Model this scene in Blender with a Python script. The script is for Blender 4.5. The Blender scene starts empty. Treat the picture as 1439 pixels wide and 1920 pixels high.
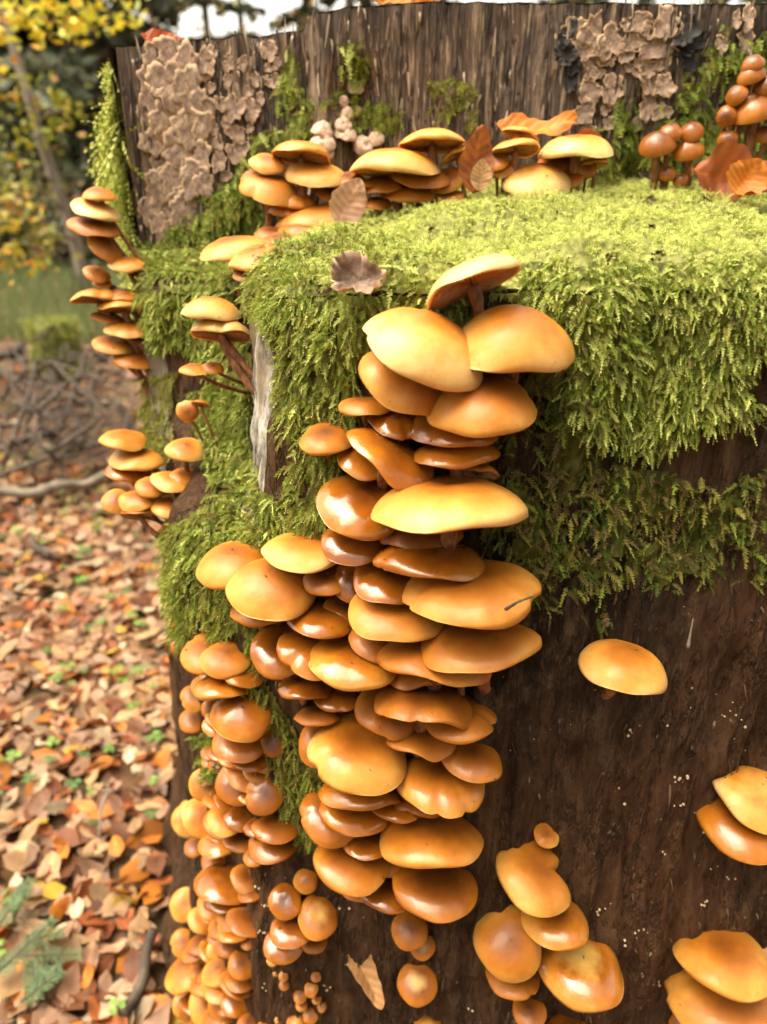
import bpy, math, random
import numpy as np
from mathutils import Vector, Matrix
from mathutils.bvhtree import BVHTree

random.seed(7); rng = np.random.default_rng(7)
SC = bpy.context.scene
COL = SC.collection
R_ = math.radians

# ------------------------------------------------------------------ camera, sky, sun, exposure
PITCH = R_(24.0); CP, SP = math.cos(PITCH), math.sin(PITCH)
CAM = np.array([0.0, 0.0, 1.0]); F = 1400.0
cd = bpy.data.cameras.new('camera'); cam = bpy.data.objects.new('camera', cd); COL.objects.link(cam)
cam.location = CAM; cam.rotation_euler = (math.pi/2 - PITCH, 0, 0)
cd.sensor_fit = 'VERTICAL'; cd.sensor_height = 36; cd.lens = 36*F/1920
cd.clip_start = 0.02; cd.clip_end = 400
cd.dof.use_dof = True; cd.dof.focus_distance = 0.47; cd.dof.aperture_fstop = 5.8
SC.camera = cam
SUN_EL, SUN_AZ = R_(66), R_(-105)          # azimuth measured from +Y towards +X
w = bpy.data.worlds.new('World'); SC.world = w; w.use_nodes = True
nt = w.node_tree; nt.nodes.clear()
sky = nt.nodes.new('ShaderNodeTexSky'); sky.sky_type = 'NISHITA'; sky.sun_disc = False
sky.sun_elevation = SUN_EL; sky.sun_rotation = SUN_AZ; sky.dust_density = 4.0; sky.air_density = 0.8
hs = nt.nodes.new('ShaderNodeHueSaturation'); hs.inputs['Saturation'].default_value = 0.22
bgn = nt.nodes.new('ShaderNodeBackground'); bgn.inputs['Strength'].default_value = 0.15
wo = nt.nodes.new('ShaderNodeOutputWorld')
nt.links.new(sky.outputs[0], hs.inputs['Color']); wm = nt.nodes.new('ShaderNodeMix'); wm.data_type = 'RGBA'; wm.blend_type = 'MULTIPLY'; wm.inputs[0].default_value = 1.0; wm.inputs[7].default_value = (1.0, .93, .78, 1)   # light filtered by the autumn canopy
nt.links.new(hs.outputs[0], wm.inputs[6]); nt.links.new(wm.outputs[2], bgn.inputs['Color']); nt.links.new(bgn.outputs[0], wo.inputs[0])
sd = bpy.data.lights.new('sun', 'SUN'); sun = bpy.data.objects.new('sun', sd); COL.objects.link(sun)
sd.energy = 1.4; sd.angle = R_(60); sd.color = (1.0, 0.86, 0.62)
sdir = Vector((math.sin(SUN_AZ)*math.cos(SUN_EL), math.cos(SUN_AZ)*math.cos(SUN_EL), math.sin(SUN_EL)))
sun.rotation_euler = sdir.to_track_quat('Z', 'Y').to_euler(); sun.location = (0, 0, 6)
SC.view_settings.view_transform = 'Standard'; SC.view_settings.look = 'None'
SC.view_settings.exposure = 1.95; SC.view_settings.gamma = 1.0; SC.view_settings.use_curve_mapping = False
SC.cycles.use_denoising = True
SC.cycles.max_bounces = 10; SC.cycles.diffuse_bounces = 6; SC.cycles.transparent_max_bounces = 8
SC.cycles.caustics_reflective = False; SC.cycles.caustics_refractive = False
SC.cycles.sample_clamp_indirect = 6

def ray(px, py):
    u, v = (px-719.5)/F, (960-py)/F
    return np.array([u, CP+v*SP, -SP+v*CP])
def at(px, py, D):
    d = ray(px, py); return CAM + d*(D/d[1])
def project(P):
    q = P-CAM; dep = q[:, 1]*CP - q[:, 2]*SP; up = q[:, 1]*SP + q[:, 2]*CP
    dep = np.where(dep < 1e-3, 1e-3, dep)
    return 719.5+F*q[:, 0]/dep, 960-F*up/dep, dep
def inpoly(x, y, poly):
    c = np.zeros(len(x), bool); n = len(poly)
    for i in range(n):
        x1, y1 = poly[i]; x2, y2 = poly[(i+1) % n]
        if y1 == y2: continue
        m = ((y1 > y) != (y2 > y)) & (x < (x2-x1)*(y-y1)/(y2-y1)+x1)
        c ^= m
    return c
def vnoise(P, seed=0):
    P = np.asarray(P, float); i = np.floor(P).astype(np.int64); f = P-i; f = f*f*(3-2*f)
    def h(a, b, c):
        n = (a*374761393 + b*668265263 + c*2147483647 + seed*974634777) & 0xffffffff
        n = ((n ^ (n >> 13))*1274126177) & 0xffffffff
        return ((n ^ (n >> 16)) & 0xffff)/32767.5-1
    r = 0
    for a in (0, 1):
        for b in (0, 1):
            for c in (0, 1):
                wgt = (f[..., 0] if a else 1-f[..., 0])*(f[..., 1] if b else 1-f[..., 1])*(f[..., 2] if c else 1-f[..., 2])
                r = r + wgt*h(i[..., 0]+a, i[..., 1]+b, i[..., 2]+c)
    return r
def fbm(P, oct=3, seed=0):
    P = np.asarray(P, float); r = 0; a = 1.0
    for k in range(oct):
        r = r + a*vnoise(P*(2**k), seed+k*17); a *= 0.5
    return r

# ------------------------------------------------------------------ mesh and object helpers
def mesh_np(name, V, Fq, mats=(), smooth=True, attrs=None, matidx=None):
    V = np.asarray(V, np.float32); me = bpy.data.meshes.new(name)
    if isinstance(Fq, np.ndarray):
        n, k = Fq.shape
        me.vertices.add(len(V)); me.vertices.foreach_set('co', V.ravel())
        me.loops.add(n*k); me.loops.foreach_set('vertex_index', Fq.astype(np.int32).ravel())
        me.polygons.add(n); me.polygons.foreach_set('loop_start', np.arange(0, n*k, k, dtype=np.int32))
        me.polygons.foreach_set('loop_total', np.full(n, k, np.int32))
    else:
        me.from_pydata(V.tolist(), [], Fq)
    me.update(calc_edges=True)
    me.polygons.foreach_set('use_smooth', np.full(len(me.polygons), smooth, bool))
    for m in mats: me.materials.append(m)
    if matidx is not None: me.polygons.foreach_set('material_index', np.asarray(matidx, np.int32))
    for an, (ty, val) in (attrs or {}).items():
        a = me.attributes.new(an, ty, 'POINT')
        if ty == 'FLOAT': a.data.foreach_set('value', np.asarray(val, np.float32).ravel())
        else:
            c = np.ones((len(V), 4), np.float32); c[:, :3] = val
            a.data.foreach_set('color', c.ravel())
    return me
def obj(name, me, parent=None):
    o = bpy.data.objects.new(name, me); COL.objects.link(o); o.parent = parent
    return o
def tag(o, label=None, cat=None, group=None, kind=None):
    if label: o['label'] = label
    if cat: o['category'] = cat
    if group: o['group'] = group
    if kind: o['kind'] = kind
    return o
def empty(name, loc):
    o = bpy.data.objects.new(name, None); COL.objects.link(o); o.location = loc; o.empty_display_size = 0.02
    return o
def grid(nu, nv, wrap=False):
    i, j = np.meshgrid(np.arange(nu if wrap else nu-1), np.arange(nv-1), indexing='ij')
    a = i*nv+j; b = ((i+1) % nu)*nv+j
    return np.stack([a, b, b+1, a+1], -1).reshape(-1, 4)
def tube(P, rad, ns=8, cap=True):
    P = np.asarray(P, float); n = len(P); rad = np.broadcast_to(rad, (n,))
    T = np.gradient(P, axis=0); T /= np.linalg.norm(T, axis=1)[:, None]+1e-12
    ref = np.array([0.31, 0.2, 0.93]) if abs(T[0, 2]) < .9 else np.array([1., .1, 0])
    A = np.cross(T, ref); A /= np.linalg.norm(A, axis=1)[:, None]+1e-12; B = np.cross(T, A)
    th = np.linspace(0, 2*np.pi, ns, endpoint=False)
    V = P[:, None]+rad[:, None, None]*(np.cos(th)[None, :, None]*A[:, None]+np.sin(th)[None, :, None]*B[:, None])
    Fc = []
    for i in range(n-1):
        for k in range(ns):
            Fc.append((i*ns+k, i*ns+(k+1) % ns, (i+1)*ns+(k+1) % ns, (i+1)*ns+k))
    V = V.reshape(-1, 3)
    if cap:
        Fc.append(tuple(range(ns))[::-1]); Fc.append(tuple((n-1)*ns+k for k in range(ns)))
    return V, Fc

# ------------------------------------------------------------------ materials
class NT:
    def __init__(s, name):
        s.m = bpy.data.materials.new(name); s.m.use_nodes = True; s.t = s.m.node_tree; s.t.nodes.clear()
        s.out = s.n('ShaderNodeOutputMaterial')
    def n(s, ty, **kw):
        nd = s.t.nodes.new(ty)
        for k, v in kw.items():
            if k in nd.inputs: nd.inputs[k].default_value = v
            else: setattr(nd, k, v)
        return nd
    def l(s, a, b): s.t.links.new(a, b)
    def coord(s, scale, kind='Object'):
        tc = s.n('ShaderNodeTexCoord'); mp = s.n('ShaderNodeMapping'); mp.inputs['Scale'].default_value = scale
        s.l(tc.outputs[kind], mp.inputs[0]); return mp.outputs[0]
    def noise(s, vec, scale=1, detail=4, rough=.55):
        nd = s.n('ShaderNodeTexNoise', Scale=scale, Detail=detail, Roughness=rough); s.l(vec, nd.inputs['Vector']); return nd.outputs[0]
    def ramp(s, fac, stops):
        r = s.n('ShaderNodeValToRGB'); el = r.color_ramp.elements
        while len(el) < len(stops): el.new(.5)
        for e, (p, c) in zip(el, stops): e.position = p; e.color = (*c, 1) if len(c) == 3 else c
        s.l(fac, r.inputs[0]); return r.outputs[0]
    def mix(s, fac, a, b, mode='MIX'):
        m = s.n('ShaderNodeMix', data_type='RGBA', blend_type=mode)
        for x, k in ((fac, 0), (a, 6), (b, 7)):
            if hasattr(x, 'is_output'): s.l(x, m.inputs[k])
            else: m.inputs[k].default_value = x if k == 0 else (*x, 1)
        return m.outputs[2]
    def math(s, op, a, b=0.0, c=None, clamp=False):
        m = s.n('ShaderNodeMath', operation=op, use_clamp=clamp)
        for i, x in enumerate((a, b) if c is None else (a, b, c)):
            if hasattr(x, 'is_output'): s.l(x, m.inputs[i])
            else: m.inputs[i].default_value = x
        return m.outputs[0]
    def attr(s, name, kind='GEOMETRY', out='Fac'):
        a = s.n('ShaderNodeAttribute', attribute_name=name, attribute_type=kind); return a.outputs[out]
    def bsdf(s, col, rough=.6, bump=None, bstr=.4, bdist=.002, **kw):
        b = s.n('ShaderNodeBsdfPrincipled')
        for x, k in ((col, 'Base Color'), (rough, 'Roughness')):
            if hasattr(x, 'is_output'): s.l(x, b.inputs[k])
            else: b.inputs[k].default_value = (*x, 1) if k == 'Base Color' else x
        for k, v in kw.items():
            k = k.replace('_', ' ')
            if hasattr(v, 'is_output'): s.l(v, b.inputs[k])
            else: b.inputs[k].default_value = v
        if bump is not None:
            bp = s.n('ShaderNodeBump', Strength=bstr, Distance=bdist); s.l(bump, bp.inputs['Height']); s.l(bp.outputs[0], b.inputs['Normal'])
        s.l(b.outputs[0], s.out.inputs[0]); return b

def mat_front_wood():
    t = NT('damp_dark_wood')
    fib = t.noise(t.coord((70, 70, 6)), 1, 6, .65); big = t.noise(t.coord((9, 9, 5)), 1, 4); fine = t.noise(t.coord((260, 260, 80)), 1, 7, .8)
    mott = t.noise(t.coord((48, 48, 26)), 1, 7, .78)
    c = t.ramp(fib, [(.33, (.014, .007, .004)), (.45, (.055, .028, .014)), (.55, (.13, .066, .030)), (.68, (.24, .14, .07))])
    c2 = t.ramp(mott, [(.34, (.006, .004, .003)), (.45, (.030, .019, .012)), (.53, (.10, .064, .036)), (.64, (.25, .17, .10))])
    c = t.mix(t.ramp(big, [(.38, (0, 0, 0)), (.62, (.85, .85, .85))]), c, c2)
    red = t.ramp(t.noise(t.coord((5, 5, 3)), 1, 3), [(.38, (0, 0, 0)), (.6, (.62,)*3)])
    c = t.mix(red, c, t.mix(fib, (.07, .026, .010), (.30, .14, .060)))
    ck = t.math('ABSOLUTE', t.math('SUBTRACT', t.noise(t.coord((22, 22, 4)), 1, 6, .68), .5)); ckm = t.ramp(ck, [(.004, (1, 1, 1)), (.03, (0, 0, 0))]); c = t.mix(t.math('MULTIPLY', ckm, t.math('MULTIPLY', big, .8)), c, (.008, .005, .003))
    c = t.mix(t.ramp(fine, [(.34, (.8,)*3), (.47, (0, 0, 0))]), c, (.008, .005, .003)); sp = t.ramp(fine, [(.56, (0, 0, 0)), (.66, (.7,)*3)]); c = t.mix(sp, c, (.23, .155, .085))
    h = t.math('ADD', t.math('MULTIPLY', fib, 1.0), t.math('MULTIPLY', mott, .9)); h = t.math('ADD', h, t.math('MULTIPLY', fine, .8)); h = t.math('SUBTRACT', h, t.math('MULTIPLY', ckm, .6))
    t.bsdf(c, t.ramp(mott, [(.3, (.42,)*3), (.7, (.8,)*3)]), h, 1.0, .014, Specular_IOR_Level=.22); return t.m
def mat_wall_wood():
    t = NT('weathered_split_wood')
    fib = t.noise(t.coord((95, 95, 5)), 1, 6, .7); fib2 = t.noise(t.coord((190, 190, 16)), 1, 4, .6); big = t.noise(t.coord((7, 7, 6)), 1, 4)
    c = t.ramp(fib, [(.36, (.030, .020, .016)), (.46, (.10, .066, .050)), (.54, (.20, .14, .105)), (.66, (.40, .30, .22))]); fib3 = t.noise(t.coord((330, 330, 26)), 1, 4, .65)
    c = t.mix(t.ramp(fib3, [(.56, (0, 0, 0)), (.66, (.8,)*3)]), c, (.60, .47, .34)); c = t.mix(t.ramp(fib3, [(.30, (.7,)*3), (.42, (0, 0, 0))]), c, (.03, .022, .018))
    pal = t.ramp(fib2, [(.58, (0, 0, 0)), (.70, (.75, .75, .75))]); c = t.mix(pal, c, (.52, .42, .31))
    dk = t.ramp(big, [(.42, (.75, .75, .75)), (.58, (0, 0, 0))]); c = t.mix(dk, c, (.055, .040, .036))
    ck = t.math('ABSOLUTE', t.math('SUBTRACT', t.noise(t.coord((34, 34, 3)), 1, 4, .6), .5)); ckm = t.ramp(ck, [(.006, (1, 1, 1)), (.02, (0, 0, 0))]); c = t.mix(t.math('MULTIPLY', ckm, .3), c, (.012, .009, .007))
    h = t.math('ADD', fib, t.math('MULTIPLY', fib2, .5)); h = t.math('SUBTRACT', h, t.math('MULTIPLY', ckm, .7)); c = t.mix(1.0, c, (1.0, .93, .82), 'MULTIPLY'); h = t.math('ADD', h, t.math('MULTIPLY', fib3, .6)); t.bsdf(c, .8, h, 1.0, .009); return t.m
def mat_bark():
    t = NT('pale_lichened_bark')
    a = t.noise(t.coord((120, 120, 45)), 1, 5, .7); b = t.noise(t.coord((45, 45, 14)), 1, 4)
    c = t.ramp(a, [(.36, (.04, .035, .03)), (.46, (.22, .20, .17)), (.62, (.46, .43, .38))])
    c = t.mix(t.ramp(b, [(.5, (0, 0, 0)), (.66, (.8,)*3)]), c, (.20, .15, .09))
    t.bsdf(c, .85, a, .8, .003); return t.m
def mat_cap():
    t = NT('mushroom_cap')
    rho = t.attr('rho'); tone = t.attr('tone', 'OBJECT'); wet = t.attr('wet', 'OBJECT'); pat = t.attr('patch', 'OBJECT')
    oi = t.n('ShaderNodeObjectInfo'); va = t.n('ShaderNodeVectorMath', operation='ADD'); t.l(t.coord((1, 1, 1)), va.inputs[0]); t.l(oi.outputs['Random'], va.inputs[1]); v = va.outputs[0]; n0 = t.noise(v, 26, 3); n1 = t.noise(v, 70, 4); n2 = t.noise(v, 420, 3); n3 = t.noise(v, 1600, 2)
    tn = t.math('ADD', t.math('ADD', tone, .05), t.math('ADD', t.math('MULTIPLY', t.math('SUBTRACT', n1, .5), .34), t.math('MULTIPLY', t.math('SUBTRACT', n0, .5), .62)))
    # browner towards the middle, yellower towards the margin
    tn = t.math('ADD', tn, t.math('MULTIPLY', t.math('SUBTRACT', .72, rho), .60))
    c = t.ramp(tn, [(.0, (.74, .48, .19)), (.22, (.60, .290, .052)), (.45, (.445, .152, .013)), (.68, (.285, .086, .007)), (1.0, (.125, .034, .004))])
    spots = t.ramp(n2, [(.64, (0, 0, 0)), (.72, (.45,)*3)]); c = t.mix(spots, c, (.26, .10, .025))
    blem = t.ramp(t.noise(v, 190, 3, .7), [(.70, (0, 0, 0)), (.76, (.7,)*3)]); c = t.mix(blem, c, (.10, .04, .012))
    # dried pale disc in the middle of some caps
    edge = t.math('ADD', t.math('MULTIPLY', rho, 1.0), t.math('MULTIPLY', t.math('SUBTRACT', n1, .5), .8))
    pf = t.math('MULTIPLY', t.ramp(edge, [(.12, (.8,)*3), (.62, (0, 0, 0))]), pat); c = t.mix(pf, c, (.76, .47, .12))
    ro = t.math('SUBTRACT', .55, t.math('MULTIPLY', wet, .42)); ro = t.math('ADD', ro, t.math('MULTIPLY', t.math('SUBTRACT', n1, .5), .25), clamp=True)
    h = t.math('ADD', n2, t.math('MULTIPLY', n3, .4))
    t.bsdf(c, ro, h, .16, .0012, Specular_IOR_Level=.38, Subsurface_Weight=.34, Subsurface_Radius=(.007, .003, .0008), Subsurface_Scale=1.0, Coat_Weight=t.math('MULTIPLY', wet, 1.0), Coat_Roughness=.05)
    b = [x for x in t.t.nodes if x.type == 'BSDF_PRINCIPLED'][0]; bp = t.n('ShaderNodeBump', Strength=.15, Distance=.0014); t.l(t.noise(v, 230, 4, .6), bp.inputs['Height']); t.l(bp.outputs[0], b.inputs['Coat Normal'])
    return t.m
def mat_simple(name, stops, sc, rough=.7, bstr=.4, detail=5, **kw):
    t = NT(name); n = t.noise(t.coord(sc), 1, detail, .62); t.bsdf(t.ramp(n, stops), rough, n, bstr, .002, **kw); return t.m
def mat_leafy(name, rough=.55, trans=.35, spec=.3):
    t = NT(name); col = t.attr('col', out='Color'); n = t.noise(t.coord((60, 60, 60)), 1, 4)
    col = t.mix(t.ramp(n, [(.3, (.5,)*3), (.7, (0, 0, 0))]), col, t.mix(1.0, col, (.62, .58, .52), 'MULTIPLY'))
    b = t.n('ShaderNodeBsdfPrincipled'); b.inputs['Roughness'].default_value = rough; b.inputs['Specular IOR Level'].default_value = spec
    tr = t.n('ShaderNodeBsdfTranslucent'); mx = t.n('ShaderNodeMixShader'); mx.inputs[0].default_value = trans
    t.l(col, b.inputs['Base Color']); t.l(col, tr.inputs['Color']); t.l(b.outputs[0], mx.inputs[1]); t.l(tr.outputs[0], mx.inputs[2]); t.l(mx.outputs[0], t.out.inputs[0])
    return t.m
def mat_crust():
    t = NT('crust_fungus_skin'); rho = t.attr('rho'); dark = t.attr('tone', 'OBJECT')
    n = t.noise(t.coord((150, 150, 150)), 1, 4); n2 = t.noise(t.coord((600, 600, 600)), 1, 3)
    c = t.ramp(n, [(.36, (.20, .125, .088)), (.5, (.35, .235, .165)), (.64, (.50, .355, .26))])
    bd = t.math('SINE', t.math('ADD', t.math('MULTIPLY', rho, 22.0), t.math('MULTIPLY', n, 9.0))); c = t.mix(t.math('MULTIPLY', t.math('ADD', bd, 1.0), .17), c, (.12, .07, .05))
    oi = t.n('ShaderNodeObjectInfo'); c = t.mix(t.math('MULTIPLY', oi.outputs['Random'], .35), c, (.20, .15, .12))
    rim = t.ramp(rho, [(.84, (0, 0, 0)), (.93, (.3,)*3), (.985, (.8,)*3)]); c = t.mix(rim, c, (.68, .46, .25))
    c = t.mix(dark, c, (.022, .019, .018))
    t.bsdf(c, .75, t.math('ADD', n, t.math('MULTIPLY', n2, .5)), .5, .002); return t.m

M = dict(front=mat_front_wood(), wall=mat_wall_wood(), bark=mat_bark(), cap=mat_cap(), crust=mat_crust(),
    gill=mat_simple('mushroom_gills', [(.3, (.26, .10, .03)), (.7, (.56, .27, .09))], (300, 300, 300), .7, .2),
    stem=mat_simple('mushroom_stem', [(.35, (.10, .032, .012)), (.55, (.28, .11, .04)), (.75, (.46, .22, .08))], (220, 220, 90), .65, .6),
    moss=mat_leafy('moss_fronds', .6, .42, .25), leaf=mat_leafy('leaf_blade', .5, .3, .35),
    pale=mat_simple('pale_fungus_flesh', [(.3, (.42, .27, .19)), (.6, (.66, .48, .37)), (.8, (.78, .64, .52))], (180, 180, 180), .75, .7),
    bead=mat_simple('pale_beads', [(.3, (.40, .28, .14)), (.7, (.66, .52, .33))], (90, 90, 90), .35, .1),
    twig=mat_simple('dead_branch_bark', [(.3, (.024, .016, .011)), (.55, (.066, .046, .032)), (.8, (.15, .115, .085))], (30, 30, 30), .8, .6),
    trunk=mat_simple('forest_trunk_bark', [(.3, (.030, .022, .016)), (.55, (.085, .064, .045)), (.8, (.16, .125, .09))], (14, 14, 4), .85, .7),
    grey=mat_simple('smooth_grey_bark', [(.3, (.10, .08, .06)), (.55, (.19, .155, .115)), (.8, (.28, .24, .185))], (20, 20, 6), .75, .4))
def mat_ground():
    t = NT('leaf_mould'); v = t.coord((1, 1, 1)); n = t.noise(v, 28, 6, .7); b = t.noise(v, 5, 4); g = t.noise(v, 1.1, 3)
    c = t.ramp(n, [(.32, (.030, .017, .010)), (.48, (.13, .062, .030)), (.6, (.25, .125, .06)), (.75, (.40, .24, .13))])
    c = t.mix(t.ramp(b, [(.48, (0, 0, 0)), (.62, (.6,)*3)]), c, (.07, .085, .025))
    c = t.mix(t.ramp(g, [(.5, (0, 0, 0)), (.7, (.5,)*3)]), c, (.10, .052, .028))
    t.bsdf(c, .9, n, 1.0, .03); return t.m
M['ground'] = mat_ground()

# ------------------------------------------------------------------ ground
def ground_z(x, y):
    x = np.asarray(x, float); y = np.asarray(y, float)
    P = np.stack([x*.9, y*.9, np.zeros_like(x)], -1)
    bank = np.clip((np.hypot(x, y)-8.5)/18, 0, 1)
    near = np.clip((np.hypot(x-.15, y-.85)-.4)/1.5, 0, 1)
    return .05*vnoise(P, 3)*near + .035*vnoise(P*3.1, 4)*near + bank*bank*1.6 + .012*vnoise(P*9, 5)*near
gr = np.concatenate([np.linspace(0, 3, 60), 3*1.085**np.arange(1, 58)])
th = np.linspace(0, 2*np.pi, 150, endpoint=False)
GX = np.outer(np.cos(th), gr)+.1; GY = np.outer(np.sin(th), gr)+.8
gv = np.stack([GX, GY, ground_z(GX, GY)], -1).reshape(-1, 3)
tag(obj('ground', mesh_np('ground', gv, grid(150, len(gr), True)[:, ::-1].copy(), [M['ground']])), kind='structure')

# ------------------------------------------------------------------ the stump
base = [(.15,1.30),(-.12,1.22),(-.262,1.05),(-.275,.91),(-.252,.816),(-.232,.745),(-.195,.692),(-.152,.668),(-.094,.600),(-.075,.488),(0,.436),(.10,.42),(.22,.425),(.36,.46),(.50,.55),(.585,.70),(.62,.85),(.56,1.08),(.40,1.24)]
def lv(ch):
    c = [list(p) for p in base]
    for k, p in ch.items(): c[k] = list(p)
    return c
LEVZ = np.array([-1.05, -.62, -.36, -.26, -.19, -.10, .2])
ctr = np.array([.16, .86])
flare = {i: tuple(ctr+(np.array(base[i])-ctr)*1.2) for i in (0, 1, 2, 3, 14, 15, 16, 17, 18)}
LEV = np.array([
    lv({**flare, 4:(-.315,.80),5:(-.305,.71),6:(-.280,.63),7:(-.225,.565),8:(-.135,.465),9:(-.098,.405),10:(0,.375),11:(.1,.362),12:(.22,.365),13:(.38,.40)}),
    lv({4:(-.262,.80),5:(-.245,.70),6:(-.205,.62),7:(-.172,.555),8:(-.132,.480),9:(-.104,.430),10:(0,.408),11:(.1,.395),12:(.22,.398),13:(.37,.435)}),
    lv({5:(-.228,.70),6:(-.190,.61),7:(-.168,.545),8:(-.136,.495),9:(-.092,.452),10:(0,.420),11:(.1,.406),12:(.22,.41)}),
    lv({5:(-.226,.71),6:(-.184,.615),7:(-.166,.540),8:(-.136,.500),9:(-.088,.463),10:(0,.428),11:(.1,.412),12:(.22,.415)}),
    lv({6:(-.190,.68),7:(-.154,.648),8:(-.098,.580),9:(-.080,.480)}),
    lv({}), lv({})])
NB = len(base)
def cr(lev, s):
    s = np.mod(s, NB); i = np.floor(s).astype(int); t = (s-i)[:, None]
    p = [lev[(i+k) % NB] for k in (-1, 0, 1, 2)]
    return .5*(2*p[1]+(p[2]-p[0])*t+(2*p[0]-5*p[1]+4*p[2]-p[3])*t*t+(3*p[1]-p[0]-3*p[2]+p[3])*t**3)
def outline(s, z):
    s, z = np.broadcast_arrays(np.asarray(s, float), np.asarray(z, float)); sh = s.shape; s = s.ravel(); z = z.ravel()
    O = np.stack([cr(L, s) for L in LEV], 0)
    k = np.clip(np.searchsorted(LEVZ, z)-1, 0, len(LEVZ)-2); f = np.clip((z-LEVZ[k])/(LEVZ[k+1]-LEVZ[k]), 0, 1); f = (f*f*(3-2*f))[:, None]
    r = np.arange(len(s)); return (O[k, r]*(1-f)+O[k+1, r]*f).reshape(sh+(2,))
def side(s, z, off=0.0):
    O = outline(s, z); D = outline(np.asarray(s)+.02, z)-outline(np.asarray(s)-.02, z)
    nrm = np.stack([D[..., 1], -D[..., 0]], -1); nrm /= np.linalg.norm(nrm, axis=-1)[..., None]+1e-9
    Z = np.broadcast_to(z, O.shape[:-1])
    P3 = np.concatenate([O, Z[..., None]], -1)
    d = .008*fbm(P3*np.array([14, 14, 9]), 2, 1)+.0042*fbm(P3*np.array([48, 48, 26]), 2, 7)+.0040*fbm(P3*np.array([90, 90, 10]), 2, 2)+.0022*vnoise(P3*np.array([190, 190, 40]), 9)
    crack = np.clip(vnoise(P3*np.array([42, 42, 9]), 12)-.52, 0, 1); d = d-.022*crack
    O = O+nrm*(d+off)[..., None]
    return np.concatenate([O, Z[..., None]+1.0], -1), nrm
ZBI = np.interp
def zbrink(s): return ZBI(s, [3.9, 5, 6, 7, 8, 9, 10, 12, 13, 14, 15, 16], [-.07, -.075, -.080, -.082, -.070, -.057, -.047, -.043, -.04, -.036, -.03, -.02])
def zfoot(x): return ZBI(x, [-.26, -.1, 0, .1, .6], [-.07, -.054, -.022, -.007, -.004])
def ytop_wall(x): return ZBI(x, [-.26, -.1, -.075, -.06, .15, .4, .62], [.822, .812, .81, .798, .785, .768, .79])
def ztop(x): return ZBI(x, [-.26, -.10, -.074, -.068, -.03, .05, .4, .63], [.113, .123, .125, .1365, .140, .1425, .139, .135])
Vs, Fs, Ms, base_i = [], [], [], 0
def addgrid(P, mat, flip=False):
    global base_i
    nu, nv = P.shape[:2]; f = grid(nu, nv)+base_i
    if flip: f = f[:, ::-1]
    Vs.append(P.reshape(-1, 3)); Fs.append(f); Ms.append(np.full(len(f), mat)); base_i += nu*nv
S0, S1 = 4.0, 15.75
sf = np.concatenate([np.linspace(4, 6, 60), np.linspace(6, 14, 420)[1:], np.linspace(14, S1, 40)[1:]])
zz = np.linspace(0, 1, 210)
SS = np.repeat(sf[:, None], 210, 1); ZT = zbrink(sf)[:, None]-.012; ZZ = -1.06+(ZT+1.06)*zz[None]
Pf, _ = side(SS, ZZ); addgrid(Pf, 0)
tt = np.linspace(0, 1, 70)**1.4
WX = np.clip(Pf[:, -1, 0], -.245, .615); WY = ytop_wall(WX)+.02
L0 = Pf[:, -1, :2]; L1 = np.stack([WX, WY], -1)
LP = L0[:, None]*(1-tt[None, :, None])+L1[:, None]*tt[None, :, None]
dist = np.linalg.norm(L1-L0, axis=1)[:, None]*tt[None]
LZ = (zbrink(sf)[:, None]*(1-tt)+zfoot(WX)[:, None]*tt)-.012*np.exp(-dist/.012)
lump = fbm(np.concatenate([LP*16, 0*LZ[..., None]], -1), 3, 21)
LZ = LZ+.009*lump*np.clip(dist/.03, 0, 1)+1.0
addgrid(np.concatenate([LP, LZ[..., None]], -1), 0)
xs = np.linspace(-.252, .622, 420); zk = np.linspace(0, 1, 110)
XX = np.repeat(xs[:, None], 110, 1); Zw = (zfoot(xs)-.06)[:, None]*(1-zk)+ztop(xs)[:, None]*zk
Pw = np.stack([XX, np.zeros_like(XX), Zw], -1)
yw = ytop_wall(xs)[:, None]+.005*fbm(Pw*np.array([12, 1, 7]), 2, 31)+.0020*fbm(Pw*np.array([110, 1, 6]), 2, 32)+.0013*vnoise(Pw*np.array([260, 1, 12]), 33)
yw = yw+.03*np.clip(vnoise(Pw*np.array([34, 1, 7]), 35)-.5, 0, 1)
hole = np.exp(-((XX+.027)/.018)**2-((Zw-.075)/.022)**2); yw = yw+.02*hole
toprag = .0016*fbm(np.stack([XX*45, 0*XX, 0*XX], -1), 4, 36)*np.clip((zk-.9)/.1, 0, 1)[None]
Pw = np.stack([XX, yw, Zw+toprag+1.0], -1); addgrid(Pw, 1)
sb = np.linspace(S1, NB+S0, 180); Ob = side(sb, np.full(180, .1))[0]
bx = np.clip(Ob[:, 0], -.25, .62); Tz = ztop(bx)
ztb = np.linspace(0, 1, 70); Pb, _ = side(np.repeat(sb[:, None], 70, 1), -1.06+(Tz[:, None]+1.06)*ztb[None]); addgrid(Pb, 0)
kt = np.linspace(0, 1, 30); yi = np.interp(bx, xs, yw[:, -1])
A0 = np.stack([bx, yi, np.interp(bx, xs, Pw[:, -1, 2])], -1); A1 = Pb[:, -1]
addgrid(A0[:, None]*(1-kt[None, :, None])+A1[:, None]*kt[None, :, None]+np.array([0, 0, .001]), 1)
pass
SV = np.concatenate(Vs); SF = np.concatenate(Fs); SM = np.concatenate(Ms)
stump = empty('tree_stump', (.16, .86, 0)); tag(stump, 'large rotting tree stump with a notched lower front covered in moss and mushrooms', 'tree stump')
inv = Vector((-.16, -.86, 0))
body = obj('wood_body', mesh_np('wood_body', SV-np.array([.16, .86, 0]), SF, [M['front'], M['wall']], True, None, SM), stump)
STF = SF
bvh = BVHTree.FromPolygons([tuple(v) for v in SV.tolist()], STF.tolist())
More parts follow.
